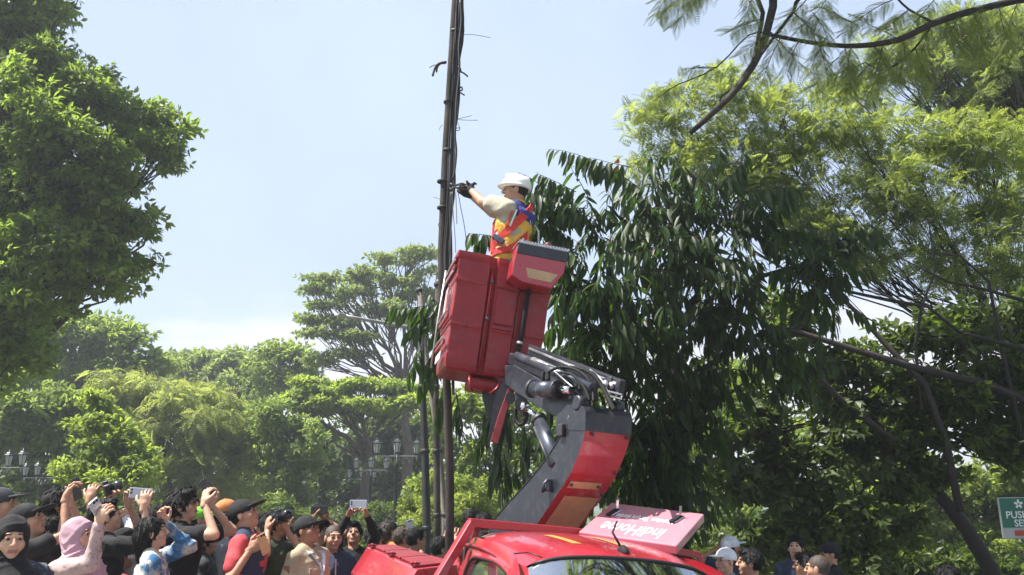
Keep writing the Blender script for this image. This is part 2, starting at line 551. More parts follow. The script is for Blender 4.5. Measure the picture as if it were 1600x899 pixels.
# the road runs away from the camera along the row of lamps
def strip(name, x0, x1, y0, y1, z, m, sk=-.045):
    mb = MB(); mb.add([(x0 - sk * 0 , y0, z), (x1, y0, z), (x1 + (y1 - y0) * sk, y1, z), (x0 + (y1 - y0) * sk, y1, z)], [(0, 1, 2, 3)])
    return tag(mb.build(name, m, recalc=False), kind='structure')
SK = -.20
def xr(x, y): return x + SK * y
def slab(name, x0, x1, y0, y1, z0, z1, m):
    mb = MB()
    vs = [Vector((xr(x, y), y, z)) for z in (z0, z1) for y in (y0, y1) for x in (x0, x1)]
    mb.add(vs, [(0, 2, 3, 1), (4, 5, 7, 6), (0, 1, 5, 4), (2, 6, 7, 3), (0, 4, 6, 2), (1, 3, 7, 5)])
    return tag(mb.build(name, m, bevel=.015 if z1 > .05 else 0), kind='structure')
mb = MB()
mb.add([(xr(-.4, -60), -60, .004), (xr(6.4, -60), -60, .004), (xr(6.4, 160), 160, .004), (xr(-.4, 160), 160, .004)], [(0, 1, 2, 3)])
tag(mb.build('road', M['asphalt'], recalc=False), kind='structure')
mb = MB()
for k in range(-6, 20):
    y = k * 6.0
    mb.add([(xr(2.95, y), y, .008), (xr(3.07, y), y, .008), (xr(3.07, y + 3), y + 3, .008), (xr(2.95, y + 3), y + 3, .008)], [(0, 1, 2, 3)])
tag(mb.build('lane_marking', mat('road_paint', (.7, .7, .66), .7, noise=.15, nscale=3, dirt=(.1, .1, .1), dirt_amt=.6), recalc=False), kind='structure')
slab('kerb', -.55, -.4, -40, 150, -.1, .125, M['kerb'])
slab('pavement', -6.5, -.55, -40, 150, -.1, .12, M['paving'])
slab('kerb_far', 6.4, 6.55, -40, 150, -.1, .125, M['kerb'])
slab('pavement_far', 6.55, 9.0, -40, 150, -.1, .12, M['paving'])

# low hills all round
g = np.random.default_rng(5)
na, nr = 96, 6
V = []
for i in range(nr):
    for a in range(na):
        t = 2 * math.pi * a / na
        r = 330 + 60 * i
        h = (i / (nr - 1)) ** .7 * (26 + 7 * math.sin(3 * t + 1) + 5 * math.sin(7 * t) + 3 * math.sin(13 * t + 2)) - 1
        V.append((r * math.cos(t), r * math.sin(t), h))
F = [(i * na + a, i * na + (a + 1) % na, (i + 1) * na + (a + 1) % na, (i + 1) * na + a) for i in range(nr - 1) for a in range(na)]
o = np_mesh('hills', np.array(V), np.array(F), M['hill'], smooth=True); tag(o, kind='structure')

# ------------------------------------------------------------------ trees
def gp(px, Y):
    p = P(px, 790, Y); return (p.x, p.y, 0)

# left: the big broad-leaved tree
bl = [(95, 140, 80, 60), (155, 160, 60, 50, -.5), (212, 180, 50, 40), (262, 190, 42, 34), (60, 60, 50, 55), (10, 30, 70, 70),
      (205, 240, 60, 40), (258, 245, 32, 30), (115, 250, 85, 75, -1), (30, 180, 80, 85, -1.2), (25, 300, 85, 90, -1), (150, 320, 75, 60),
      (205, 350, 42, 26), (195, 400, 46, 30), (110, 395, 90, 62, -.6), (30, 410, 90, 80, -1.2), (140, 445, 60, 34), (15, 500, 70, 55, -1.2),
      (60, 480, 60, 40), (20, 560, 52, 45, -1), (-60, 150, 110, 120), (-80, 320, 120, 120), (-70, 480, 100, 90), (-30, -60, 100, 90), (70, -30, 60, 50)]
tree('broadleaf_tree', 'tall dense dark green broad-leaved tree filling the left edge of the photo above the crowd', 17, bl, T_spray(5, .19), .33, 4.0, 9, .42,
     M['leaf_broad'], M['bark_dark'], gp(-90, 18), P(-60, 560, 18), .34, seed=3, droop=.35, upn=.9, inner=.45)
# thin twigs that stand clear of its top
# background, left to right
tree('shade_tree', 'mid green rounded tree behind the big left tree, its top against the cloud', 44,
     [(120, 560, 75, 50), (60, 590, 75, 60), (185, 535, 45, 28), (200, 580, 42, 36), (160, 515, 35, 18), (40, 530, 60, 40), (240, 570, 25, 20)],
     T_spray(5, .2), .75, 1.3, 8, 1.0, M['leaf_mid'], M['bark'], gp(110, 45), P(120, 640, 45), .35, seed=4)
tree('shade_tree', 'dull green bushy tree between the left edge and the bright leafy tree, behind raised arms', 33,
     [(40, 660, 80, 50), (20, 720, 70, 50), (90, 700, 50, 50), (60, 620, 60, 35), (95, 650, 45, 30), (-40, 660, 60, 70), (10, 780, 80, 50), (80, 780, 60, 40)],
     T_spray(5, .2), .5, 2.0, 8, .7, M['leaf_mid'], M['bark'], gp(40, 34), P(40, 740, 34), .25, seed=5, tint_c=(2, 3.2))
tree('leafy_tree', 'bright yellow-green leafy tree with a rounded top just above the raised phones', 24,
     [(170, 700, 52, 42), (150, 660, 36, 30), (205, 715, 38, 36), (125, 735, 42, 30), (180, 750, 60, 26), (150, 630, 18, 14), (225, 745, 22, 22)],
     T_spray(5, .2), .34, 5, 9, .4, M['leaf_bright'], M['bark'], gp(165, 24.5), P(168, 760, 24.5), .16, seed=6)
tree('weeping_tree', 'broad dome-shaped feathery tree with fine drooping olive green foliage', 37,
     [(235, 655, 90, 55), (300, 680, 100, 62), (350, 690, 62, 50), (270, 625, 100, 30), (190, 610, 50, 25), (330, 740, 80, 40), (250, 740, 70, 45), (385, 700, 28, 35)],
     T_frond(7, .3, .5, .07), .85, 1.5, 8, .75, M['leaf_dome'], M['bark'], gp(290, 38), P(290, 745, 38), .4, seed=7, droop=.75, flat=.5, inner=.35, tint_c=(2.5, 2.5))
tree('ridge_tree', 'round dark bluish green tree on the skyline left of the tall rain tree', 62,
     [(285, 590, 48, 34), (330, 585, 40, 32), (310, 568, 40, 14), (250, 585, 30, 22)], T_spray(5, .22), 1.0, .9, 8, 1.2, M['leaf_bluish'], M['bark'], gp(300, 63), P(300, 650, 63), .4, seed=8)
tree('ridge_tree', 'round bluish green tree on the skyline above the right end of the feathery dome', 60,
     [(385, 590, 42, 30), (370, 565, 25, 14), (400, 620, 50, 30), (352, 600, 30, 30)], T_spray(5, .22), 1.0, .9, 8, 1.2, M['leaf_bluish'], M['bark'], gp(380, 61), P(380, 660, 61), .4, seed=9)
tree('airy_tree', 'loose pale green tree with sky showing through beside the tall rain tree', 52,
     [(425, 565, 42, 22), (455, 590, 35, 22), (410, 600, 32, 18), (440, 550, 28, 10), (470, 560, 25, 14)], T_spray(5, .2), .75, .9, 7, 1.0, M['leaf_mid'], M['bark'], gp(435, 53), P(440, 640, 53), .25, seed=10, twigs=.8)
tree('rain_tree', 'tall rain tree with flat umbrella layers of foliage and bare forking limbs against the sky', 46,
     [(650, 400, 46, 14), (600, 410, 40, 12), (690, 430, 40, 20), (560, 432, 46, 11), (515, 438, 40, 9), (610, 445, 50, 14), (490, 452, 28, 6), (655, 465, 40, 16),
      (545, 460, 42, 9), (600, 485, 45, 12), (500, 480, 34, 8), (487, 500, 28, 8), (530, 505, 40, 9), (500, 525, 36, 8), (560, 530, 40, 10), (650, 510, 40, 14), (540, 555, 46, 9), (495, 565, 25, 8)],
     T_spray(5, .2), .50, 1.15, 8, .75, M['leaf_bluish'], M['bark'], gp(640, 47), P(632, 600, 47), .30, seed=11, flat=.28, inner=.7, twigs=.75, limb_r=.13, flat_under=True, droop=0, twig_r=.03)
tree('spreading_tree', 'low spreading tree with bright green flat layers below the rain tree', 40,
     [(560, 605, 60, 14), (510, 615, 42, 13), (620, 610, 50, 16), (480, 600, 25, 9), (540, 635, 60, 14), (600, 640, 60, 16), (490, 640, 40, 12), (650, 630, 40, 18), (460, 625, 25, 10)],
     T_spray(5, .22), .5, 2.6, 9, .6, M['leaf_bright'], M['bark'], gp(570, 41), P(575, 700, 41), .3, seed=12, flat=.35, inner=.6, twigs=.4, flat_under=True, droop=.05, upn=1.3, tint_c=(3, 2))
tree('leafy_tree', 'mid green leafy tree between the feathery dome and the row of lamps', 36,
     [(450, 690, 45, 40), (430, 650, 45, 28), (470, 740, 40, 38), (480, 690, 30, 30), (420, 700, 26, 34), (440, 780, 45, 30)],
     T_spray(5, .2), .46, 2.6, 8, .6, M['leaf_mid'], M['bark'], gp(455, 37), P(455, 770, 37), .2, seed=13)
tree('shade_tree', 'dark dense tree directly behind the row of ornate street lamps', 50,
     [(560, 690, 70, 40), (620, 690, 60, 45), (510, 720, 40, 55), (580, 740, 80, 45), (660, 690, 40, 50), (640, 760, 60, 40), (530, 780, 60, 30), (600, 800, 80, 30)],
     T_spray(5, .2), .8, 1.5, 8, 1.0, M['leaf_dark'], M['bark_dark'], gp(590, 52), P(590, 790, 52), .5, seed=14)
tree('shade_tree', 'dark tree standing behind the feathery dome at its right foot', 46,
     [(390, 760, 60, 40), (330, 790, 60, 30), (400, 720, 30, 34), (270, 800, 60, 28), (450, 800, 50, 25)],
     T_spray(5, .2), .6, 1.9, 8, .8, M['leaf_dark'], M['bark_dark'], gp(380, 47), P(385, 800, 47), .35, seed=15)
tree('creeper_column', 'dark narrow tree trunk smothered in creepers left of the lamp row', 42,
     [(508, 690, 20, 30), (505, 735, 24, 34), (500, 780, 26, 34)], T_spray(5, .2), .4, 4, 8, .45, M['leaf_dark'], M['bark_dark'], gp(505, 42.3), P(508, 690, 42.3), .3, seed=16, cat='tree')
tree('leafy_tree', 'sunlit light green tree seen through the gap beneath the red bucket', 27,
     [(720, 700, 36, 36), (700, 760, 50, 40), (770, 720, 50, 50), (760, 780, 70, 34), (840, 700, 50, 60), (700, 640, 40, 30), (745, 640, 44, 40), (800, 640, 50, 50), (830, 780, 50, 40), (900, 650, 60, 60)],
     T_spray(5, .2), .36, 4.0, 8, .5, M['leaf_bright'], M['bark'], gp(770, 28), P(770, 770, 28), .2, seed=17)
for i, (px, py, Y, rx, ry, lb) in enumerate([(650, 800, 19, 26, 26, 'leafy yellow-green shrub beside the leftmost of the dark poles'), (700, 800, 17, 40, 24, 'low yellow-green shrub between the dark poles and the truck cab'),
                                         (740, 775, 20, 34, 36, 'tall grassy bright shrub behind the truck, right of the dark poles')]):
    tree('shrub', lb, Y, [(px, py, rx, ry), (px - 8, py + 30, rx * 1.2, ry)], T_spray(5, .16), .22, 16, 8, .22, M['leaf_yellow'], M['bark'], gp(px, Y), P(px, py + 25, Y), .05, seed=30 + i, cat='shrub', group='shrubs behind the truck')
# hedge row that closes the view behind the crowd
for i, (px, Y, w, lb) in enumerate([(30, 27, 110, 'dark hedge behind the heads at the far left of the crowd'), (200, 29, 110, 'dark hedge behind the raised phones of the left crowd'),
                                    (370, 30, 110, 'dark hedge behind the man in the red sleeves'), (560, 34, 130, 'dark hedge at the foot of the ornate lamps')]):
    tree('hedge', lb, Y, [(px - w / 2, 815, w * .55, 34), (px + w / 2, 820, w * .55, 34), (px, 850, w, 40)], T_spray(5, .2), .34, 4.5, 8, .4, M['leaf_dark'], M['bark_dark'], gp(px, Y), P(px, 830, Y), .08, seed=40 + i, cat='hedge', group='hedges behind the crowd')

# right: feathery sunlit tree
bl = [(1035, 175, 56, 42), (1010, 225, 34, 40), (1090, 215, 70, 52), (1150, 180, 60, 46), (1215, 215, 70, 52), (1290, 205, 70, 44), (1370, 225, 76, 52), (1460, 235, 80, 56), (1550, 245, 70, 62),
      (1180, 275, 70, 46), (1260, 290, 76, 50), (1350, 305, 76, 52), (1450, 320, 80, 56), (1550, 345, 76, 66), (1290, 365, 66, 48), (1390, 390, 70, 50), (1490, 410, 70, 52), (1580, 430, 60, 60),
      (1080, 270, 66, 40), (1640, 300, 80, 120), (1000, 270, 30, 30), (1130, 125, 34, 40), (1200, 150, 44, 34), (1060, 150, 30, 24), (1290, 150, 40, 26), (1240, 360, 60, 40), (1570, 500, 60, 40)]
tree('feathery_tree', 'large sunlit yellow-green tree with fine feathery leaves filling the upper right', 16, bl, T_frond(6, .34, .25, .075), .32, 7.2, 6, .36,
     M['leaf_yellow'], M['bark_dark'], gp(1720, 17.5), P(1590, 560, 17.5), .22, seed=21, inner=.8, droop=.25, twigs=.18, twig_r=.008, limb_r=.045)
bl = [(1530, 100, 74, 56), (1450, 120, 54, 44), (1380, 100, 44, 34), (1330, 150, 40, 30), (1500, 50, 60, 34), (1420, 60, 40, 26), (1590, 70, 56, 50), (1570, 150, 60, 44), (1500, 170, 50, 28), (1640, 120, 60, 80), (1420, 105, 30, 20)]
tree('shade_tree', 'darker green tree high at the right edge above the yellow-green foliage', 20, bl, T_frond(7, .3, .3, .06), .45, 5, 6, .42,
     M['leaf_feather'], M['bark'], gp(1750, 21), P(1690, 300, 21), .3, seed=22, inner=.5, twigs=.5, limb_r=.13, tint_c=(2, 3))
# right understory: dark broad leaves in the shade
bl = [(1240, 500, 60, 44), (1120, 600, 56, 42, 1), (1190, 640, 60, 46), (1290, 620, 60, 50), (1120, 690, 66, 50), (1230, 720, 80, 54), (1340, 700, 70, 60), (1150, 770, 70, 46), (1270, 800, 80, 50), (1380, 800, 60, 56), (1330, 560, 50, 40),
      (1390, 620, 60, 44), (1440, 680, 60, 44), (1500, 620, 66, 46), (1570, 600, 60, 56), (1540, 690, 60, 40), (1590, 700, 40, 50), (1420, 530, 50, 26), (1510, 520, 60, 34), (1590, 500, 50, 44), (1460, 740, 40, 22), (1190, 850, 70, 40), (1340, 870, 80, 40), (1640, 620, 60, 100)]
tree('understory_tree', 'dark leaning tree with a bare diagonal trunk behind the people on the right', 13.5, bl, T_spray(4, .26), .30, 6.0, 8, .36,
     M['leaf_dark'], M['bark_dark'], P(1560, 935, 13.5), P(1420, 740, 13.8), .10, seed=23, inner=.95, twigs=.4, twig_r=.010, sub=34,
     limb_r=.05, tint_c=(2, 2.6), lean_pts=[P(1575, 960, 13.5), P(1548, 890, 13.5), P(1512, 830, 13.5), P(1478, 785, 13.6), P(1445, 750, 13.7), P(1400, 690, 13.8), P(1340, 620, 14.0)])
# big bare boughs crossing the gaps
tree('leafy_tree', 'sunlit light green tree behind the leaning trunk near the green sign', 26,
     [(1500, 760, 50, 40), (1450, 800, 44, 40), (1560, 800, 50, 60), (1590, 740, 50, 40), (1430, 860, 30, 34), (1530, 860, 60, 40), (1420, 740, 40, 30), (1640, 800, 50, 70)],
     T_spray(5, .22), .34, 5, 8, .42, M['leaf_yellow'], M['bark'], gp(1520, 27), P(1520, 800, 27), .18, seed=24)
tree('leafy_tree', 'mid green tree far back seen through gaps in the dark right foliage', 30,
     [(1140, 600, 60, 40), (1110, 650, 60, 50), (1200, 690, 90, 60), (1330, 700, 90, 70), (1150, 770, 100, 60), (1330, 800, 110, 60), (1050, 720, 80, 80), (1440, 640, 70, 50), (960, 760, 90, 70)],
     T_spray(5, .22), .42, 1.9, 8, .6, M['leaf_bright'], M['bark'], gp(1250, 31), P(1250, 760, 31), .3, seed=25)
tree('hedge', 'tall dark hedge low down behind the people on the right', 22, [(1100, 850, 90, 50), (1250, 850, 100, 50), (1370, 860, 70, 50), (960, 850, 90, 60)],
     T_spray(5, .22), .34, 4, 8, .4, M['leaf_dark'], M['bark_dark'], gp(1230, 22), P(1230, 860, 22), .1, seed=26, cat='hedge', group='hedges behind the crowd')

for i, (px, Y, w, lb) in enumerate([(60, 15.5, 130, 'low dark shrubs behind the two headscarves at the left'), (330, 16, 140, 'low dark shrubs between the black t-shirt and the navy vest'),
                                    (560, 17, 120, 'low dark shrubs behind the tool box'), (1180, 15, 130, 'low dark shrubs behind the white caps right of the cab'), (1440, 16, 140, 'low dark shrubs at the lower right below the sign')]):
    tree('hedge', lb, Y, [(px - w * .6, 890, w * .5, 36), (px + w * .6, 892, w * .5, 34), (px, 880, w * .6, 34)], T_spray(5, .2), .26, 9, 8, .3, M['leaf_dark'], M['bark_dark'], gp(px, Y), P(px, 890, Y), .05, seed=60 + i, cat='hedge', group='hedges behind the crowd')
# crown of the tall tree whose boughs hang into the picture: it spreads over the truck, above the frame
tree('overhanging_tree', 'tall airy tree beyond the right edge whose grey feathery boughs hang into the top right', 8,
     [('w', 2.2, 7.5, 10.2, 1.8, 1.6, .8), ('w', 4.4, 6.5, 10.6, 1.9, 1.8, .9), ('w', 6.6, 8.5, 11.0, 2.2, 2.0, 1.0), ('w', 3.2, 9.8, 11.6, 1.9, 1.6, .8), ('w', 5.6, 11, 12.2, 2.0, 1.8, .9),
      ('w', 1.0, 4.4, 9.6, 1.6, 1.5, .7), ('w', 3.4, 3.6, 9.8, 1.7, 1.6, .8), ('w', 8.6, 10, 11.2, 2.0, 2.0, 1.0), ('w', 6.4, 4.6, 10.2, 1.8, 1.8, .9), ('w', .2, 8.6, 10.9, 1.2, 1.2, .5), ('w', -1.0, 10.2, 11.8, 1.6, 1.5, .7), ('w', .8, 10.6, 12.4, 1.8, 1.5, .8), ('w', 2.4, 11.6, 12.6, 1.8, 1.5, .8)],  # last clumps added out of view to shade the drooping tree
     T_frond(6, .34, .3, .085), .42, 5.5, 6, .36, M['leaf_feather'], M['bark_dark'], (8.2, 6.5, 0), (7.2, 7.2, 8.2), .26, seed=71, inner=.8, twigs=.5, limb_r=.09, twig_r=.02)
# ------------------------------------------------------------------ the tree of long hanging leaves, middle of the picture
g = np.random.default_rng(77)
YC = 9.6
ct = empty('drooping_tree', gp(1060, YC + .6))
tag(ct, 'dark tree with long drooping pointed leaves right behind the red bucket and boom', 'tree')
trunk_pts = [P(1062, 990, YC + .6) - Vector((0, 0, .4)), P(1060, 900, YC + .6), P(1052, 780, YC + .6), P(1058, 660, YC + .5), P(1050, 540, YC + .4), P(1060, 430, YC + .3), P(1050, 340, YC + .2)]
trunk_pts[0].z = -.2
mb = MB(); mb.tube(trunk_pts, [.17, .14, .125, .11, .09, .065, .03], 10); mb.build('trunk', M['bark_dark'], ct, recalc=False)
LEAF_T = T_long()
leaf_pos = []; leaf_fwd = []; leaf_nor = []; leaf_sz = []; leaf_tint = []; leaf_key = []
twb = MB()
def spray(p, d, L, n, size, key=0, tint=.5, hang=.9, tw=.006, bend=.35):
    """a twig from p along d with n alternate leaves hanging from it"""
    p = Vector(p); d = Vector(d).normalized()
    pts = [p.copy()]
    dd = d.copy()
    seg = 7
    for i in range(seg):
        dd = (dd + Vector((0, 0, -bend / seg)) + Vector(g.normal(0, .05, 3))).normalized()
        pts.append(pts[-1] + dd * (L / seg))
    twb.tube(pts, [tw * (1 - .7 * i / seg) for i in range(seg + 1)], 4, cap=False)
    for i in range(n):
        t = .10 + .9 * (i + g.uniform(-.8, .8)) / n
        t = min(max(t, 0), .999)
        k = t * seg; a = int(k); q = pts[a].lerp(pts[a + 1], k - a)
        ax = (pts[a + 1] - pts[a]).normalized()
        side = ax.cross(Vector((0, 0, 1)))
        side = side.normalized() if side.length > .05 else Vector((1, 0, 0))
        s = 1 if i % 2 else -1
        f = side * s * g.uniform(.25, .6) + ax * g.uniform(.1, .5) + Vector((0, 0, -hang)) * g.uniform(.8, 1.3) + Vector(g.normal(0, .1, 3))
        nn = side * s * .8 + Vector((0, 0, .7)) + Vector(g.normal(0, .3, 3))
        leaf_pos.append(tuple(q)); leaf_fwd.append(tuple(f)); leaf_nor.append(tuple(nn))
        leaf_sz.append(size * g.uniform(.72, 1.15) * (.75 + .5 * math.sin(math.pi * min(1, t * .9 + .1))))
        leaf_tint.append(min(1, max(0, tint + g.normal(0, .28)))); leaf_key.append(key)
    return pts
# boughs
boughs = {
    'a': [(1052, 470), (1010, 400), (975, 345), (955, 330)],
    'b': [(1055, 400), (1075, 330), (1085, 280), (1070, 262)],
    'c': [(1056, 440), (1110, 370), (1170, 320), (1225, 300)],
    'd': [(1054, 520), (1130, 450), (1230, 420), (1310, 400)],
    'e': [(1054, 600), (1000, 520), (930, 450), (880, 420)],
    'f': [(1054, 560), (960, 480), (850, 420), (760, 430), (690, 470)],
    'g': [(1056, 650), (980, 600), (900, 560), (830, 560)],
    'h': [(1056, 620), (1120, 560), (1190, 520), (1260, 510)],
    'i': [(1056, 720), (960, 660), (880, 640), (800, 600)],
    'j': [(1052, 700), (1110, 640), (1160, 600)],
    'k': [(1050, 500), (1010, 430), (1000, 340), (1015, 290)],
}
for k, pl in boughs.items():
    yy = YC + .4
    dz = {'a': -.9, 'c': -.7, 'e': -1.2, 'f': .6, 'g': -1.0, 'i': .3, 'h': -.6, 'd': -.3}.get(k, 0)
    pts = [P(x, y, yy + dz * i / (len(pl) - 1)) for i, (x, y) in enumerate(pl)]
    mb = MB(); mb.tube(pts, [.05 * (1 - .8 * i / (len(pts) - 1)) for i in range(len(pts))], 7)
    mb.build('limb', M['bark_dark'], ct, recalc=False)
# sprays one can follow against the sky: start px, direction in px, length m, leaves, tint
for (x, y, dx, dy, L, n, t, dY) in [
        (1000, 296, -118, -76, 1.12, 27, .45, -.6), (985, 262, -70, -20, .5, 12, .4, -.6), (915, 335, -95, -48, .75, 20, .4, -.9), (870, 365, -50, -60, .5, 14, .45, -.7), (900, 300, -60, -30, .5, 14, .4, -.8),
        (860, 300, -52, -36, .42, 12, .4, -.7), (850, 330, -40, 20, .5, 14, .5, -.8), (1120, 300, 40, -45, .45, 13, .5, -.7), (1080, 290, -30, -45, .5, 14, .5, -.4),
        (1165, 300, 70, -12, .55, 16, .75, -.9), (1215, 292, 28, 5, .3, 9, .9, -1.0), (1010, 275, 18, -35, .35, 10, .5, -.5), (1150, 285, 10, -40, .4, 12, .5, -.5),
        (780, 372, -40, -12, .42, 13, .5, -.3), (765, 368, -26, 12, .3, 9, .55, -.2), (800, 360, 20, -40, .4, 12, .45, -.3),
        (716, 470, -95, -2, .85, 24, .7, .2), (700, 485, -72, 20, .6, 14, .7, .1), (705, 520, -45, 40, .55, 14, .6, .2), (690, 560, -36, 40, .5, 12, .6, .2),
        (700, 590, -20, 60, .6, 14, .6, .3), (712, 610, 8, 60, .6, 14, .5, .3), (660, 540, -16, 50, .45, 10, .6, .2),
        (880, 445, -8, 30, .35, 9, .85, -1.4), (900, 470, -22, 30, .3, 8, .85, -1.5), (955, 500, 10, 25, .3, 8, .7, -1.5), (1000, 400, -40, -10, .4, 10, .8, -1.4),
        (880, 500, -16, 14, .3, 8, .8, -1.4)]:
    p = P(x, y, YC + dY); q = P(x + dx, y + dy, YC + dY - .15)
    spray(p, q - p, L, n, .225, key=2, tint=t, bend=.22 if dx < -60 else .25)
# hanging curtains below the bucket and beside the boom
for (x0, x1, y0, y1, n, dY) in [(762, 800, 600, 650, 7, .5), (765, 790, 660, 720, 4, .5), (800, 850, 650, 740, 7, .3), (850, 900, 600, 660, 8, .2)]:
    for i in range(n):
        p = P(g.uniform(x0, x1), g.uniform(y0, y1), YC + dY + g.uniform(-.3, .4))
        spray(p, (g.normal(0, .25), g.normal(0, .25), -1), g.uniform(.35, .6), 12, .20, key=1, tint=.35, hang=1.3)
bl = [(1000, 330, 66, 46, -.4), (1075, 310, 66, 48, -.3), (940, 360, 60, 46, -.7), (1150, 340, 66, 50, -.5), (1205, 370, 46, 56, -.5), (880, 395, 44, 50, -.8), (850, 345, 28, 34, -.7),
      (900, 460, 50, 60, -.7), (960, 440, 80, 66, -.9), (1050, 400, 90, 70, -.8), (1130, 430, 80, 70, -.6), (930, 540, 70, 66, -.6), (1010, 520, 80, 76, -.5), (1100, 510, 70, 60, -.3),
      (1040, 610, 46, 60), (970, 620, 76, 66), (900, 590, 44, 46, .2), (1160, 500, 46, 54, -.3), (1180, 560, 34, 44, -.3), (1250, 430, 50, 34, -.2), (1290, 440, 26, 60, -.2), (1240, 570, 22, 24, -.2),
      (1120, 580, 46, 34), (1020, 690, 90, 56, .2), (950, 710, 80, 60, .4), (1040, 760, 90, 60, .3), (960, 790, 80, 46, .5), (1100, 660, 44, 56, .2), (880, 690, 36, 50, .6), (1070, 830, 70, 40, .3), (700, 500, 22, 22, .4), (1300, 390, 30, 30, -.1)]
C, O, B = crown_clusters(bl, YC, 10.5, g, .95, sub=12)
ccx = P(1050, 500, YC)
for j in range(len(C)):
    d = Vector(O[j]) * .7 + Vector((0, 0, g.uniform(-.4, .35))) + Vector(g.normal(0, .35, 3))
    spray(C[j], d, g.uniform(.28, .55), int(g.integers(8, 13)), float(g.uniform(.15, .215)), key=0, tint=float(g.beta(2, 2.6)), hang=float(g.uniform(.4, 1.1)))
twb.build('twigs', M['bark_dark'], ct, recalc=False)['kind'] = 'stuff'
LP = np.array(leaf_pos); LF = unit(np.array(leaf_fwd)); LN = np.array(leaf_nor); LS = np.array(leaf_sz); LT = np.array(leaf_tint); LK = np.array(leaf_key)
# the leaves one could pick out singly are objects; the rest of the crown is one
score = LK * 10.0 + LS * 10 - np.linalg.norm(LP - np.array([0, 0, CAM_Z]), axis=1) * .6
pick = np.argsort(-score)[:300]
rest = np.ones(len(LP), bool); rest[pick] = False
V, F = place(LEAF_T, LP[rest], LF[rest], LN[rest], LS[rest])
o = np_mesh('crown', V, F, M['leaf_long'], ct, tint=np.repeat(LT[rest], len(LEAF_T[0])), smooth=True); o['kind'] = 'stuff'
leaf_me = []
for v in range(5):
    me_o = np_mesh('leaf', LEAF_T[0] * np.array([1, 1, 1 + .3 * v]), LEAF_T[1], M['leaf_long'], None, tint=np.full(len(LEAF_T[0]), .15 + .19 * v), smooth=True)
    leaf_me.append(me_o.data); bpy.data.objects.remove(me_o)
M['leaf_orange'] = mat('leaf_orange', (.55, .22, .03), .5)
y = unit(LF); x = unit(np.cross(y, LN)); z = np.cross(x, y)
inv = world_of(ct).inverted()
for i in pick:
    o = bpy.data.objects.new('leaf', leaf_me[min(4, int(LT[i] * 5))]); COL.objects.link(o)
    Mx = Matrix(((x[i][0], y[i][0], z[i][0], LP[i][0]), (x[i][1], y[i][1], z[i][1], LP[i][1]), (x[i][2], y[i][2], z[i][2], LP[i][2]), (0, 0, 0, 1)))
    o.parent = ct; o.matrix_basis = inv @ Mx @ Matrix.Scale(float(LS[i]), 4)
mo = leaf_me[0].copy(); mo.materials.clear(); mo.materials.append(M['leaf_orange'])
for (px, py) in [(962, 255), (958, 268)]:
    o = bpy.data.objects.new('leaf', mo); COL.objects.link(o); o.parent = ct; o['label'] = 'withered orange leaf'
    o.matrix_basis = inv @ Matrix.Translation(P(px, py, YC - 1.0)) @ Matrix.Rotation(R(200), 4, 'X') @ Matrix.Scale(.23, 4)

# ------------------------------------------------------------------ the bough that hangs into the top of the picture
g = np.random.default_rng(99)
YB = 8.2
bt = next(t for t in TREES if t.name == 'overhanging_tree')
limbs = [([(1225, -60), (1208, 10), (1188, 80), (1150, 140), (1110, 180), (1080, 207)], .050, .014),
         ([(1196, -40), (1192, 20), (1185, 60), (1178, 92)], .028, .014),
         ([(1262, -20), (1240, 18), (1212, 55), (1190, 84)], .022, .012),
         ([(1150, 138), (1128, 150), (1124, 168)], .012, .008),
         ([(1206, 52), (1170, 55), (1120, 105), (1060, 132)], .010, .006),
         ([(1700, -30), (1590, 0), (1510, 20), (1455, 38), (1405, 62), (1340, 72), (1275, 68), (1205, 55)], .045, .010),
         ([(1460, 36), (1420, 15), (1395, -10)], .016, .010),
         ([(1455, 38), (1430, 75), (1385, 110), (1352, 98)], .014, .006),
         ([(1275, 68), (1272, 50), (1280, 30)], .007, .004)]
for pl, r0, r1 in limbs:
    pts = [P(x, y, YB + .25 * math.sin(i * 1.3)) for i, (x, y) in enumerate(pl)]
    if pl[0][1] < -10:
        pts = [Vector((6.6, 7.4, 8.6)), Vector((5.6, 7.7, 9.3)), (pts[0] + Vector((1.3, -.2, 1.5)))] + pts
    fine = []
    for i in range(len(pts) - 1):
        p0 = pts[max(i - 1, 0)]; p1 = pts[i]; p2 = pts[i + 1]; p3 = pts[min(i + 2, len(pts) - 1)]
        for t in (0, .33, .66):
            fine.append(.5 * ((2 * p1) + (p2 - p0) * t + (2 * p0 - 5 * p1 + 4 * p2 - p3) * t * t + (3 * p1 - p0 - 3 * p2 + p3) * t ** 3))
    fine.append(pts[-1])
    mb = MB(); n = len(fine)
    mb.tube(fine, [r0 + (r1 - r0) * max(0, i - (9 if pl[0][1] < -10 else 0)) / (n - 1) for i in range(n)], 8)
    mb.build('limb', M['bark_dark'], bt, recalc=False)
fr = T_frond(9, .30, .30, .036)
FP = []; FD = []; FN = []; FS = []; FT = []
fine_tw = MB()
